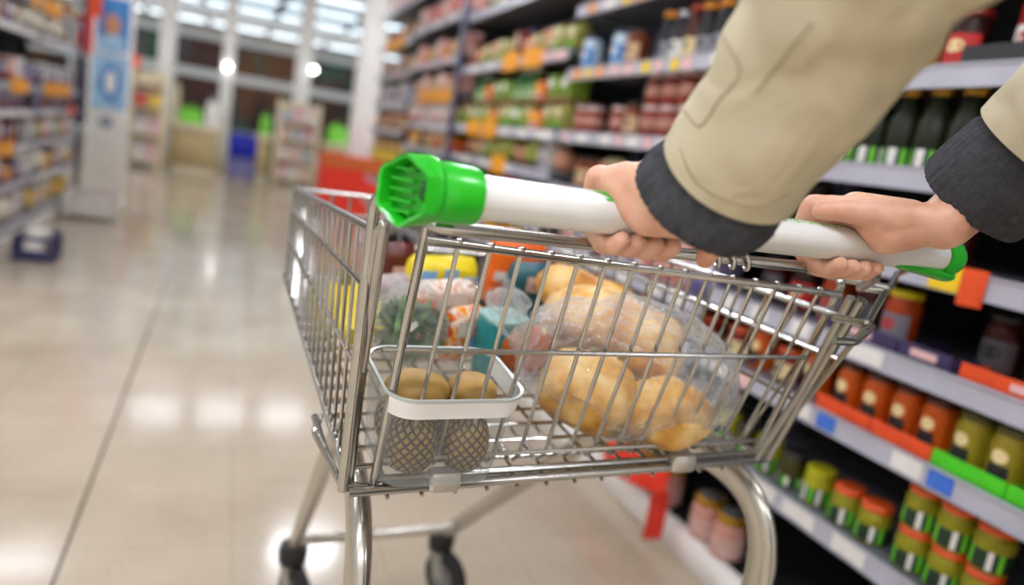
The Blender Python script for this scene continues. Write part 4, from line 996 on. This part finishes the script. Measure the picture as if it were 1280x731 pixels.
for k, (x, y, z, rx, ry, rz, m, lb) in enumerate(((-.030, -.013, .0335, .0285, .030, .032, netm, 'dark brown netted fruit at the front of the clear tub, outer end'), (.0310, -.013, .0335, .0275, .030, .032, netm, 'dark brown netted fruit at the front of the clear tub, inner end'),
        (-.030, .032, .034, .025, .0125, .030, netm, 'dark brown netted fruit at the back of the tub, outer end'), (.030, .032, .034, .025, .0125, .030, netm, 'dark brown netted fruit at the back of the tub, inner end'),
        (-.026, .004, .085, .034, .032, .020, tanm, 'large tan fruit lying on top in the tub'), (.038, .006, .083, .026, .032, .018, tanm, 'smaller tan fruit on top in the tub beside the large one'))):
    c_ = M_ @ Vector((x, y, z)); t = thing('brown_fruit', lb, 'fruit', c_)
    MB().ell(c_, (rx, ry, rz), 20, fn=lambda d, k=k: (1 + .02 * sin(4 * d.x + k)) * (((abs(d.x) ** 3 + abs(d.y) ** 3 + abs(d.z) ** 3) ** (-1 / 3) - 1) * (.55 if k < 4 else 0) + 1)).build('fruit_flesh', m, t)
    MB().ell(c_ + FX * rx * .97, (.003, .004, .004), 8).build('stalk_scar', mat('stalk_dark', '#5a4420', .8), t)
# bag of bread rolls
def bread_mat():
    m = bpy.data.materials.new('bread_crust'); m.use_nodes = True; nt = m.node_tree; b = nt.nodes['Principled BSDF']
    tc = nt.nodes.new('ShaderNodeTexCoord'); n = nt.nodes.new('ShaderNodeTexNoise'); n.inputs['Scale'].default_value = 22; n.inputs['Detail'].default_value = 3
    r = nt.nodes.new('ShaderNodeValToRGB'); e = r.color_ramp.elements; e[0].position = .32; e[0].color = lin('#b8701c'); e[1].position = .64; e[1].color = lin('#efcd8c'); x = e.new(.48); x.color = lin('#dba54a')
    nt.links.new(tc.outputs['Object'], n.inputs[0]); nt.links.new(n.outputs[0], r.inputs[0]); nt.links.new(r.outputs[0], b.inputs['Base Color']); b.inputs['Roughness'].default_value = .45
    return m
brm = bread_mat(); brd = mat('bread_dark', '#b4560c', .45, var=.25, scale=24)
def loaf(label, pxs, r, m, lift=0.0, back=.02, bul=.10, seed=0):
    P_ = sstep([onfloor(px, py) + FN * (r * 1.06 + .003 + lift) + FY * back for px, py in pxs], 8); K = len(P_); c_ = P_[K // 2]
    t = thing('bread_loaf', label, 'bread', c_ - FN * r); rs = []
    for k, p in enumerate(P_):
        u = k / (K - 1); e_r = r * max(.12, (1 - abs(2 * u - 1) ** 3.2)) ** .5 * (1 + bul * sin(11 * u + seed))
        tn = (P_[min(k + 1, K - 1)] - P_[max(k - 1, 0)]).normalized(); sd = tn.cross(FN).normalized(); up_ = sd.cross(tn)
        rs.append([p + sd * (e_r * 1.05 * cos(2 * pi * j / 24)) * (1 + .04 * sin(3 * j + 9 * u)) + up_ * (e_r * .95 * sin(2 * pi * j / 24)) * (1 + .03 * sin(2 * j + 13 * u + seed)) for j in range(24)])
    MB().rings(rs).build('crust', m, t)
    a, b = int(K * .3), int(K * .75); q = []
    for k in range(a, b): q.append(sum(rs[k], Vector()) / 24 + (rs[k][8] - sum(rs[k], Vector()) / 24) * .995)
    MB().tube(q, .0022, 6).build('score_line', mat('bread_score', '#f2dcae', .7), t)
loaf('plump golden loaf at the near lower end of the clear bag', [(680, 524), (730, 548), (788, 566)], .050, brm, 0, .02, .06, 1)
loaf('golden loaf at the lower right end of the clear bag', [(778, 562), (828, 571), (878, 572)], .044, brm, 0, .022, .08, 2)
loaf('dark orange-brown crusty loaf end at the left of the bag', [(664, 500), (668, 506), (674, 516)], .036, brd, .012, .055, .05, 3)
loaf('long golden loaf lying on top across the bag', [(690, 490), (770, 520), (850, 555)], .040, brm, .066, .055, .07, 4)
loaf('golden loaf on the upper layer at the right end of the bag', [(800, 548), (838, 560), (876, 572)], .036, brm, .045, .085, .07, 6)
loaf('pale golden loaf at the back upper side of the bag', [(700, 470), (760, 492), (830, 520)], .036, brm, .058, .125, .08, 5)
bc = onfloor(788, 537) + FN * .074 + FY * .042
t = thing('bread_bag', 'clear wrinkled plastic bag around the golden bread rolls', 'bag', bc)
Mx = frame(Vector((0, 0, 0)), -.16).to_3x3()
MB().ell(bc, (.156, .130, .084), 40, M=Mx, fn=lambda d: 1 + .05 * sin(9 * d.x + 5 * d.z) * sin(8 * d.y + 2) + .025 * sin(23 * d.x + 17 * d.y)).build('film', film, t)
k_ = [bc + Mx @ Vector((-.150 - .035 * u, .01, .01 + .05 * u)) for u in (0, .5, 1)]
MB().rings([[q + FY * (.012 + .02 * i) * cos(2 * pi * j / 20) * (1 + .3 * sin(5 * j)) + FN * (.010 + .012 * i) * sin(2 * pi * j / 20) for j in range(20)] for i, q in enumerate(k_)], cap0=False, cap1=False).build('gathered_neck', film, t)
# things behind: each stands on the wires of the basket floor
def pouch(name, label, cat, px, py, d, wd, h, dp, yaw, m, extra=(), tilt=0.0, wav=.04):
    """a soft packet whose top centre is seen at px,py at distance d; it reaches down to the basket floor"""
    top = cp(px, py, d); hh = (top - BL).dot(FN) - .013; hh = max(hh, h); base = top - FN * hh
    t = thing(name, label, cat, base); Mz = frame(base, yaw); rs = []
    for k in range(11):
        z = hh * k / 10; f = min(1, 1.9 * sin(pi * min(max(k / 10, .02), .98)) ** .7)
        rs.append([Mz @ Vector((wd / 2 * (.82 + .18 * f) * max(-1, min(1, 1.25 * cos(2 * pi * j / 24))) + tilt * z, dp / 2 * f * sin(2 * pi * j / 24) * (1 + wav * sin(3 * j + k)) , z + wav * .1 * sin(j + k))) for j in range(24)])
    MB().rings(rs).build('packet_body', m, t)
    for (nm, mm, x0, x1, z0, z1, y_) in extra:
        b = MB(); b.box(wd * x0 + tilt * hh * (z0 + z1) / 2, wd * x1 + tilt * hh * (z0 + z1) / 2, -dp / 2 - .004 - y_, -dp / 2 - .0028 - y_, hh * z0, hh * z1, M=Mz); b.build(nm, mm, t, smooth=False)
    return t
leaf = mat('leaf_green', '#5d8449', .5, var=.5, scale=60, bump=.6, bscale=120)
ct = cp(516, 384, .99); hh = (ct - BL).dot(FN)
t = thing('salad_bag', 'clear bag of dark green salad leaves behind the tub', 'salad bag', ct - FN * (hh - .01))
lv = MB()
for k in range(90):
    a = random.uniform(0, 2 * pi); e = random.uniform(-1, 1); rr = sqrt(1 - e * e); q = ct - FN * .02 + (FX * (rr * cos(a) * .043) + FY * (rr * sin(a) * .036) + FN * (e * (hh - .024) * .5 - (hh - .06) * .3)) * random.uniform(.75, 1)
    u = Vector((random.uniform(-1, 1), random.uniform(-1, 1), random.uniform(-1, 1))).normalized(); v_ = u.cross(Vector((.3, .5, .8))).normalized(); w_ = u.cross(v_)
    L_, W_ = random.uniform(.016, .026), random.uniform(.007, .011)
    lv.add([q - u * L_, q - u * L_ * .3 + v_ * W_, q + u * L_ * .4 + v_ * W_ * .8, q + u * L_, q + u * L_ * .4 - v_ * W_ * .8, q - u * L_ * .3 - v_ * W_, q + w_ * W_ * .4], [(0, 1, 6), (1, 2, 6), (2, 3, 6), (3, 4, 6), (4, 5, 6), (5, 0, 6)])
so = lv.build('leaves', leaf, t); so['kind'] = 'stuff'
MB().ell(ct - FN * (hh * .5 - .022), (.052, .045, hh * .5 + .012), 28, M=frame(Vector((0, 0, 0))).to_3x3(), fn=lambda d: 1 + .05 * sin(9 * d.x + 6 * d.z)).build('film', film, t)
hp = cp(515, 408, .935)
MB().add([hp + FX * x * .008 + FN * z * .008 for x, z in ((0, -1), (.9, .1), (.8, .7), (.4, .85), (0, .45), (-.4, .85), (-.8, .7), (-.9, .1))], [tuple(range(8))]) if False else None
hm = MB(); hv = [hp + FX * x * .008 + FN * z * .008 for x, z in ((0, -1), (.9, .1), (.8, .7), (.4, .85), (0, .45), (-.4, .85), (-.8, .7), (-.9, .1))]
hm.rings([hv, [q + FY * .0008 for q in hv]]); hm.build('white_heart_sticker', white_l, t, smooth=False)
# bananas near the outer side
ban = mat('banana_yellow', '#dfc61e', .45, var=.15, scale=25)
bp_ = onfloor(420, 430) + FX * .012
t = thing('banana_bunch', 'bunch of yellow bananas against the outer side of the basket', 'bananas', bp_)
for k in range(4):
    a0 = -.15 + .13 * k; pts = []; rad = []
    for i in range(11):
        u = i / 10; al = -1.0 + 2.0 * u
        p = bp_ + FX * (.012 * k - .012 + .012 * sin(pi * u)) + FY * (.085 * sin(al) + .01) + FN * (.021 + .085 * (1 - cos(al)) * .9 + .010 * k * (1 - abs(2 * u - 1)))
        pts.append(p); rad.append(.0165 * min(1, .28 + 2.6 * min(u, 1 - u)))
    MB().tube(pts, rad, 10).build('banana', ban, t)
MB().tube([bp_ + FX * .01 + FY * .08 + FN * .055, bp_ + FX * .01 + FY * .088 + FN * .075], .011, 8).build('bunch_stem', mat('banana_stem', '#6d6a20', .6), t)
pm = lambda n, c, **k: mat(n, c, .35, var=k.pop('var', .2), scale=k.pop('scale', 20), coat=.2, **k)
yel = pm('pack_yellow', '#f0d21c'); blu = pm('pack_blue', '#7fb2dc'); org = pm('pack_orange', '#ee6a1c'); pale = pm('pack_pale', '#e6d8cc'); teal = pm('pack_teal', '#0f8a90', var=.08); pinkc = pm('pack_blush', '#d9b6a6', var=.35)
def mixprint(name, cols, sc):
    m = bpy.data.materials.new(name); m.use_nodes = True; nt = m.node_tree; b = nt.nodes['Principled BSDF']
    tc = nt.nodes.new('ShaderNodeTexCoord'); v = nt.nodes.new('ShaderNodeTexNoise'); v.inputs['Scale'].default_value = sc; v.inputs['Detail'].default_value = 1.5; v.inputs['Distortion'].default_value = 1.5
    r = nt.nodes.new('ShaderNodeValToRGB'); r.color_ramp.interpolation = 'CONSTANT'; el = r.color_ramp.elements
    while len(el) < len(cols): el.new(.5)
    for i, c in enumerate(cols): el[i].position = .30 + .42 * i / len(cols); el[i].color = lin(c)
    nt.links.new(tc.outputs['Object'], v.inputs[0]); nt.links.new(v.outputs['Fac'], r.inputs[0]); nt.links.new(r.outputs[0], b.inputs['Base Color']); b.inputs['Roughness'].default_value = .35
    return m
mixp = mixprint('pack_photo_print', ['#8a5a48', '#e9d9c8', '#d99a80', '#f2e6da', '#c98a6a', '#e8d0bc', '#a3b8a8'], 26)
mixo = mixprint('pack_flower_print', ['#e8501c', '#f6a21a', '#f4e2d0', '#ee6a1c', '#f2c81e', '#e04a1a'], 30)
pouch('snack_packet', 'yellow packet with pale blue squares lying across the back of the load', 'packet', 556, 322, 1.16, .112, .05, .045, .05, yel, [('blue_square', blu, -.40, -.18, .66, .86, 0), ('blue_square', blu, -.06, .14, .72, .90, 0), ('blue_square', blu, .24, .42, .58, .78, 0), ('blue_square', blu, -.30, -.08, .44, .60, 0)])
pouch('snack_packet', 'pale blush packet with orange and yellow stripes in front of the yellow packet', 'packet', 552, 352, 1.08,   .105, .05, .035, .12, mixp, [('orange_stripe', org, -.45, -.15, .55, .78, 0), ('orange_stripe', org, -.10, .35, .36, .58, 0), ('yellow_stripe', yel, -.40, -.2, .42, .55, 0), ('pale_patch', pale, -.1, .3, .66, .9, 0)], tilt=.05)
pouch('food_box', 'orange and white printed packet beside the teal tub', 'packet', 583, 384, 1.03, .055, .05, .03, .3, mixo, [('white_patch', pale, -.4, .1, .55, .85, 0), ('blue_patch', blu, .05, .4, .3, .52, 0)], wav=.02)
# teal tub with a clear top
tt = cp(630, 398, 1.02); hh = (tt - BL).dot(FN) - .0095; base = tt - FN * hh
t = thing('yoghurt_tub', 'teal tub with a clear bagged top behind the bread bag', 'tub', base); Mz = frame(base, .1)
MB().rings([[Mz @ Vector((.030 * f * max(-1, min(1, 1.2 * cos(2 * pi * j / 24))), .024 * f * max(-1, min(1, 1.2 * sin(2 * pi * j / 24))), z)) for j in range(24)] for f, z in ((.8, 0), (.88, .004), (1.02, hh - .004), (1.0, hh))]).build('tub_body', teal, t)
MB().rings([[Mz @ Vector((.0315 * max(-1, min(1, 1.2 * cos(2 * pi * j / 24))), .0255 * max(-1, min(1, 1.2 * sin(2 * pi * j / 24))), z)) for j in range(24)] for z in (hh + .0005, hh + .005)]).build('tub_lid', pm('lid_seafoam', '#7fb0aa', var=.05), t)
MB().ell(tt + FN * .024, (.032, .026, .018), 24, M=frame(Vector((0, 0, 0))).to_3x3(), fn=lambda d: 1 + .07 * sin(8 * d.x + 5 * d.z)).build('clear_top', film, t)
pouch('snack_packet', 'dark teal packet with an orange print at the back of the load', 'packet', 668, 330, 1.2, .075, .05, .04, -.1, pm('pack_darkteal', '#1c5560'), [('orange_print', pinkc, -.2, .28, .62, .86, 0), ('violet_print', pm('pack_violet', '#6a5a9a'), -.05, .2, .68, .78, .001)])
pouch('food_carton', 'tall orange carton at the front end of the basket', 'carton', 652, 292, 1.27, .095, .05, .05, .0, org, [('pale_band', pale, -.5, .5, .40, .52, 0)], wav=.0)
pouch('bread_stick_bag', 'pale crusty bread ends in a clear wrapper next to the teal packet', 'bread', 712, 368, 1.08, .06, .05, .05, .1, pm('crust_pale', '#dcb98a'), [('wrapper_glint', film, -.3, .3, .6, .95, .002)])
pouch('snack_packet', 'blush and grey packet just inside the outer corner of the basket', 'packet', 492, 345, 1.05, .05, .05, .04, .1, pm('pack_greypink', '#b9a8a6', var=.3), [('white_patch', pale, -.3, .3, .7, .85, 0)])
pouch('food_packet', 'deep maroon packet at the back corner behind the handle cap', 'packet', 500, 305, 1.2, .05, .05, .04, .1, pm('pack_maroon', '#5a1c16'), [('print', pinkc, -.3, .3, .5, .65, 0)])
# yellow pepper beside the bread
pc = cp(772, 408, 1.13); hh = (pc - BL).dot(FN)
t = thing('yellow_pepper', 'yellow pepper with a green stalk resting behind the bread bag', 'pepper', pc - FN * hh)
MB().rings([[pc - FN * (hh - .01 - z) + (FX * cos(2 * pi * j / 24) + FY * sin(2 * pi * j / 24)) * r * (1 + .10 * cos(4 * 2 * pi * j / 24)) for j in range(24)] for r, z in ((.008, 0), (.022, .004), (.030, .03), (.034, hh * .6), (.033, hh * .85), (.022, hh), (.006, hh - .006))]).build('pepper_flesh', mat('pepper_yellow', '#c9b01a', .25, var=.15, coat=.4), t)
MB().tube([pc - FN * .006, pc + FN * .012, pc + FN * .022 + FX * .006], .005, 8).build('stalk', mat('pepper_stalk', '#4c6a24', .6), t)

# ------------------------------------------------------------------ the shopper
def pt(s, f, u): return HL + HB * s + HF * f + UP * u
def capsule(mb, a, ra, b, rb, n=14):
    a, b = Vector(a), Vector(b); ax = (b - a)
    if ax.length < 1e-5: ax = Vector((0, 0, 1e-4))
    l = ax.length; ax.normalize(); u = ax.orthogonal().normalized(); v_ = ax.cross(u); rs = []
    prof = [(-ra * cos(pi / 2 * k / 4), ra * sin(pi / 2 * k / 4)) for k in range(1, 5)] + [(l + rb * sin(pi / 2 * k / 4), rb * cos(pi / 2 * k / 4)) for k in range(0, 4)]
    for z, r in prof: rs.append([a + ax * z + (u * cos(2 * pi * j / n) + v_ * sin(2 * pi * j / n)) * r for j in range(n)])
    mb.rings(rs)
def chain(mb, pts):
    for (a, ra), (b, rb) in zip(pts, pts[1:]): capsule(mb, a, ra, b, rb)
def remeshed(mb, vox, smooth_it, fac=.5):
    me = bpy.data.meshes.new('tmp'); me.from_pydata([tuple(v) for v in mb.v], [], mb.f); o = bpy.data.objects.new('tmp', me); C.objects.link(o)
    m = o.modifiers.new('r', 'REMESH'); m.mode = 'VOXEL'; m.voxel_size = vox; m.use_smooth_shade = True
    if smooth_it: s_ = o.modifiers.new('s', 'SMOOTH'); s_.iterations = smooth_it; s_.factor = fac
    dg = bpy.context.evaluated_depsgraph_get(); ev = o.evaluated_get(dg); m2 = ev.to_mesh()
    vs = [v.co.copy() for v in m2.vertices]; fs = [list(p.vertices) for p in m2.polygons]
    ev.to_mesh_clear(); bpy.data.objects.remove(o); return vs, fs
def around(s, al, R): return pt(s, R * sin(radians(al)), R * cos(radians(al)))
def hand(side, knuckles, wrist, pads, thumb, fore):
    mb = MB()
    for i, (s, al, R, r, drift) in enumerate(knuckles):
        k = around(s, al, R); wr = wrist + HB * ((s - knuckles[1][0]) * .42)
        capsule(mb, wr, .0175, k, r)
        p1 = around(s + drift * .4, al + 38, R * .5 + .0165); p2 = around(s + drift * .7, al + 78, .0305)
        p3 = around(s + drift * .9, al + 118, .0275); p4 = around(s + drift, al + 152, .0265); p5 = around(s + drift, al + 182, .0258)
        chain(mb, [(k, r), (p1, r * .80), (p2, r * .78), (p3, r * .68), (p4, r * .66), (p5, r * .56)])
    for a, ra, b, rb in pads: capsule(mb, a, ra, b, rb)
    for i in range(3):
        a = around(knuckles[i][0], knuckles[i][1], knuckles[i][2]); b = around(knuckles[i + 1][0], knuckles[i + 1][1], knuckles[i + 1][2]); capsule(mb, a - UP * .004, .0105, b - UP * .004, .0105)
    chain(mb, thumb); chain(mb, fore)
    return mb
wL = pt(.200, -.056, .016); wR = pt(.480, -.062, .035)
H0 = cp(916, 210, .552); axL = (cp(1075, -10, .442) - H0).normalized(); eL = H0 + axL * .20
C0 = cp(1222, 243, .715); axR = (cp(1302, 173, .668) - C0).normalized(); eR = C0 + axR * .25
shL = Vector((.335, .06, 1.40)); shR = Vector((.80, .10, 1.42))
hl_ = hand('l', [(.158, 44, .036, .0128, .004), (.176, 42, .039, .0135, .002), (.196, 40, .041, .0140, 0), (.217, 40, .040, .0138, -.003)], wL,
           [(pt(.186, -.050, .018), .0205, pt(.165, -.004, .029), .0160), (pt(.190, -.052, .010), .0195, pt(.174, -.030, .004), .0165), (pt(.174, -.030, .004), .0165, pt(.159, .004, .026), .0150), (pt(.180, -.04, .018), .020, pt(.170, -.012, .027), .0185), (pt(.216, -.046, .020), .0195, pt(.226, -.010, .031), .0150), (pt(.195, -.04, .022), .020, pt(.195, .008, .034), .0165)],
           [(pt(.218, -.040, .020), .0165), (pt(.240, -.027, .014), .0135), (pt(.247, -.031, -.006), .0108), (pt(.246, -.022, -.026), .0085)],
           [(wL, .0250), (L(wL, H0, .45), .0258), (H0 + axL * .04, .0285), (L(H0, eL, .6), .038), (eL, .043), (L(eL, shL, .5), .047), (shL, .055)])
hr2 = hand('r', [(.408, 42, .040, .0138, .003), (.428, 40, .041, .0140, 0), (.447, 42, .039, .0135, -.002), (.464, 45, .036, .0125, -.004)], wR,
           [(pt(.468, -.050, .030), .0200, pt(.448, -.016, .033), .0165), (pt(.466, -.048, .026), .0185, pt(.450, -.028, .012), .0160), (pt(.450, -.028, .012), .0155, pt(.434, -.018, .027), .0150), (pt(.486, -.050, .032), .0185, pt(.468, -.004, .031), .0150), (pt(.474, -.03, .035), .018, pt(.44, .006, .037), .0155)],
           [(pt(.462, -.044, .030), .0175), (pt(.436, -.025, .0325), .0140), (pt(.406, -.012, .0315), .0108), (pt(.385, -.005, .0285), .0088)],
           [(wR, .0250), (L(wR, C0, .6), .0262), (C0 + axR * .03, .028), (L(C0, eR, .6), .038), (eR, .043), (L(eR, shR, .5), .047), (shR, .055)])
body = MB()
for mb in (hl_, hr2):
    vs, fs = remeshed(mb, .0017, 9, .5); body.add(vs, fs)
tb = MB()      # trunk, neck, head, legs
BC = Vector((.57, .02, 0))
def e_(x, y, z): return BC + Vector((x, y, z))
chain(tb, [(shL, .050), (e_(-.09, .0, 1.385), .06), (e_(0, -.01, 1.40), .06)]); chain(tb, [(shR, .050), (e_(.09, .0, 1.385), .06), (e_(0, -.01, 1.40), .06)])
for s_ in (-1, 1):
    chain(tb, [(e_(s_ * .07, 0, 1.32), .085), (e_(s_ * .06, .0, 1.15), .085), (e_(s_ * .07, 0, .95), .085), (e_(s_ * .09, 0, .86), .075), (e_(s_ * .095, .015, .5), .055), (e_(s_ * .098, .0, .3), .052), (e_(s_ * .1, -.01, .1), .038), (e_(s_ * .105, .10, .055), .034)])
hd = e_(0, .05, 1.62)
chain(tb, [(e_(0, -.01, 1.44), .062), (hd - UP * .07 - Vector((0, .03, 0)), .056)])
tb.ell(hd + UP * .03 - Vector((0, .012, 0)), (.076, .095, .092), 20); tb.ell(hd - UP * .03 + Vector((0, .02, 0)), (.060, .068, .085), 20)
chain(tb, [(hd + Vector((0, .085, .015)), .010), (hd + Vector((0, .108, -.022)), .0135)])
capsule(tb, hd + Vector((-.02, .083, -.062)), .0075, hd + Vector((.02, .083, -.062)), .0075); capsule(tb, hd + Vector((-.016, .082, -.074)), .008, hd + Vector((.016, .082, -.074)), .008)
for s_ in (-1, 1):
    capsule(tb, hd + Vector((s_ * .076, -.012, .022)), .011, hd + Vector((s_ * .072, -.006, -.02)), .009); capsule(tb, hd + Vector((s_ * .02, .082, .030)), .007, hd + Vector((s_ * .048, .070, .030)), .007)
vs, fs = remeshed(tb, .007, 6, .5); body.add(vs, fs)
def skin_mat():
    m = bpy.data.materials.new('skin'); m.use_nodes = True; nt = m.node_tree; b = nt.nodes['Principled BSDF']
    tc = nt.nodes.new('ShaderNodeTexCoord'); n = nt.nodes.new('ShaderNodeTexNoise'); n.inputs['Scale'].default_value = 40; n.inputs['Detail'].default_value = 5
    r = nt.nodes.new('ShaderNodeValToRGB'); e = r.color_ramp.elements; e[0].position = .3; e[0].color = lin('#d79c80'); e[1].position = .7; e[1].color = lin('#ecc0a6')
    nt.links.new(tc.outputs['Object'], n.inputs[0]); nt.links.new(n.outputs[0], r.inputs[0]); nt.links.new(r.outputs[0], b.inputs['Base Color'])
    b.inputs['Roughness'].default_value = .45; b.inputs['Subsurface Weight'].default_value = .25; b.inputs['Subsurface Radius'].default_value = (.010, .004, .002); b.inputs['Subsurface Scale'].default_value = .5
    n2 = nt.nodes.new('ShaderNodeTexNoise'); n2.inputs['Scale'].default_value = 260; n2.inputs['Detail'].default_value = 3; nt.links.new(tc.outputs['Object'], n2.inputs[0])
    bp = nt.nodes.new('ShaderNodeBump'); bp.inputs['Strength'].default_value = .25; bp.inputs['Distance'].default_value = .001; nt.links.new(n2.outputs[0], bp.inputs['Height']); nt.links.new(bp.outputs[0], b.inputs['Normal'])
    return m
PE = thing('person', 'person in a khaki jacket with grey knit cuffs, both hands gripping the trolley handle', 'person', (BC.x, BC.y, 0))
body.build('body', skin_mat(), PE, ang=180)
def cloth(name, col, bs, bump, var=.1, rough=.85, scale=14, fold=0.0):
    m = mat(name, col, rough, var=var, scale=scale, bump=bump, bscale=bs, spec=.2)
    if fold:
        nt = m.node_tree; b = nt.nodes['Principled BSDF']; tc = nt.nodes.new('ShaderNodeTexCoord'); mp = nt.nodes.new('ShaderNodeMapping'); mp.inputs['Scale'].default_value = (1, .7, .8); mp.inputs['Rotation'].default_value = (.5, .6, 0)
        n = nt.nodes.new('ShaderNodeTexNoise'); n.inputs['Scale'].default_value = 16; n.inputs['Detail'].default_value = 2; n.inputs['Distortion'].default_value = .8
        bp = nt.nodes.new('ShaderNodeBump'); bp.inputs['Strength'].default_value = fold; bp.inputs['Distance'].default_value = .03
        old = b.inputs['Normal'].links[0].from_node
        nt.links.new(tc.outputs['Object'], mp.inputs[0]); nt.links.new(mp.outputs[0], n.inputs[0]); nt.links.new(n.outputs['Fac'], bp.inputs['Height']); nt.links.new(bp.outputs[0], old.inputs['Normal'])
    return m
khaki = cloth('khaki_cotton', '#c9bea2', 900, .25, var=.10, scale=9, fold=.55); knit = cloth('charcoal_knit', '#434448', 700, .8, var=.22, scale=120); denim = cloth('dark_denim', '#27324a', 800, .3)
def cring(c, ax, r, n, fn=None, up=UP):
    ax = ax.normalized(); u = ax.cross(up).normalized(); v_ = u.cross(ax)
    return [c + (u * cos(2 * pi * j / n) + v_ * sin(2 * pi * j / n)) * (r * (fn(2 * pi * j / n) if fn else 1)) for j in range(n)]
jk = MB()
def sleeve(H, ax, e, sh, r0, r1, r2, r3, seed):
    path = sstep([H - ax * 0.0, H + ax * .07, H + ax * .14, e, L(e, sh, .45), sh, sh + Vector((.05 if sh.x < BC.x else -.05, 0, .01))], 8)
    K = len(path); rs = []; N = 48
    for k, c_ in enumerate(path):
        t = path[min(k + 1, K - 1)] - path[max(k - 1, 0)]
        if k < 3: t = ax
        u = k / (K - 1); r = r0 + (r1 - r0) * min(1, u / .35) if u < .35 else (r1 + (r2 - r1) * (u - .35) / .3 if u < .65 else r2 + (r3 - r2) * (u - .65) / .35)
        w_ = .012 + .05 * min(1, u * 3)
        rs.append(cring(c_, t, r, N, lambda a, u=u, w_=w_: 1 + w_ * (sin(2 * a + 24 * u + seed) * .7 + sin(3 * a - 38 * u + 2 * seed) * .5 + .35 * sin(5 * a + 60 * u)) ))
    inner = [[c + (p - c) * .93 + ax * .002 for p in rs[0]] for c in [sum(rs[0], Vector()) / N]]
    inner2 = [[p + ax * .03 for p in inner[0]]]
    lip = [[p - ax * .0015 for p in rs[0]]]
    jk.rings(inner2 + inner + lip + rs, cap0=False)
    return rs
RL = sleeve(H0, axL, eL, shL, .0530, .056, .068, .095, 1.0)
CR = C0 + axR * .062
RR = sleeve(CR, axR, eR, shR, .0550, .061, .072, .095, 2.3)
tr = []
for z, wx, wy, yo in ((.80, .225, .165, 0), (.90, .215, .155, 0), (1.05, .19, .14, .005), (1.2, .20, .142, .005), (1.33, .225, .138, 0), (1.42, .205, .12, -.005), (1.475, .11, .095, -.012), (1.53, .082, .082, -.008)):
    tr.append([e_(wx * cos(2 * pi * j / 48) * (1 + .02 * sin(3 * j + 9 * z)), yo + wy * sin(2 * pi * j / 48) * (1 + .02 * sin(5 * j + 7 * z)), z) for j in range(48)])
jk.rings(tr, cap1=False)
for q in (shL, shR): jk.ell(q, (.10, .10, .10), 20)
jo = jk.build('jacket', khaki, PE, ang=60); jo['label'] = 'khaki cotton jacket with stitched sleeve seams'
sm = mat('seam_thread', '#a3967a', .9, var=.1)
from mathutils.bvhtree import BVHTree
bv = BVHTree.FromPolygons([tuple(v) for v in jk.v], jk.f)
def seam(pts, r=.0009):
    P_ = sstep([Vector((x, y, 0)) for x, y in pts], 8); out = []
    for q in P_:
        d_ = ray(q.x, q.y).normalized(); h = bv.ray_cast(O, d_)
        if h[0] is not None: out.append(h[0] - d_ * .0002)
    if len(out) > 2: MB().tube(out, r, 6).build('sleeve_seam', sm, jo)
seam([(900, 40), (925, 89), (900, 124), (875, 158), (856, 139)]); seam([(1016, 29), (980, 72), (944, 117)]); seam([(850, 185), (868, 225), (905, 250), (950, 258), (990, 240)], .0007); seam([(1250, 190), (1262, 200), (1275, 215)], .0008)
def cuff(H, ax, r, ln, nm, shift):
    m = MB(); N = 176; rs = []
    prof = [(-.02, .78), (-.002, .83), (.004, .85), (.012, .94), (ln * .7, 1.0), (ln * .93, 1.0), (ln, .97), (ln * 1.01, .92), (ln * .9, .885), (ln * .2, .86)]
    for z, f in prof:
        c_ = H - ax * z + shift * (max(z, 0) / ln)
        rs.append(cring(c_, ax, r * f, N, lambda a, z=z: 1 + .030 * (abs(sin(11 * a + 3 * z)) ** .3 - .85) + .008 * sin(44 * a) + .015 * sin(3 * a + 20 * z) + .01 * sin(7 * a)))
    return m.rings(rs, cap0=False, cap1=False).build(nm, knit, PE)
cuff(H0, axL, .0552, .036, 'knit_cuff', HB * -.006)['label'] = 'charcoal ribbed knit cuff'
cuff(CR, axR, .0545, .070, 'knit_cuff', Vector((0, 0, 0)))['label'] = 'charcoal ribbed knit cuff'
tro = MB()
for s_ in (-1, 1):
    tro.rings([[e_(s_ * x + wx * cos(2 * pi * j / 32), y + wy * sin(2 * pi * j / 32) * (1 + .02 * sin(4 * j + 30 * z)), z) for j in range(32)] for z, x, y, wx, wy in ((.98, .075, 0, .105, .125), (.86, .092, 0, .100, .115), (.7, .095, .01, .085, .095), (.5, .097, .015, .070, .078), (.3, .1, .0, .062, .072), (.12, .102, -.005, .058, .070), (.075, .102, .0, .058, .075))])
tro.build('trousers', denim, PE)
for s_ in (-1, 1):
    m = MB(); rs = []
    for k in range(11):
        u = k / 10; y = -.075 + .27 * u; hgt = .085 - .045 * u + .01 * sin(pi * u); wd = .038 + .012 * sin(pi * min(1, u * 1.1)); f = .5 if k in (0, 10) else 1
        rs.append([e_(s_ * .105 + wd * f * max(-1, min(1, 1.2 * cos(2 * pi * j / 20))), y, .002 + hgt * (.5 + .5 * max(-1, min(1, 1.25 * sin(2 * pi * j / 20))))) for j in range(20)])
    m.rings(rs).build('shoe', mat('shoe_black', '#1c1a1a', .5), PE)
hm_ = MB(); hm_.ell(hd + UP * .042 - Vector((0, .022, 0)), (.086, .100, .094), 24, fn=lambda d: (1.0 if (d.z > .12 or d.y < -.1) else .80) * (1 + .02 * sin(30 * d.x))); hm_.build('hair', mat('hair_brown', '#3a2516', .6, var=.3, scale=80), PE)
for s_ in (-1, 1): MB().ell(hd + Vector((s_ * .033, .076, .012)), (.012, .010, .009), 12).build('eye', mat('eye_white', '#e6e2dc', .2, var=0), PE)
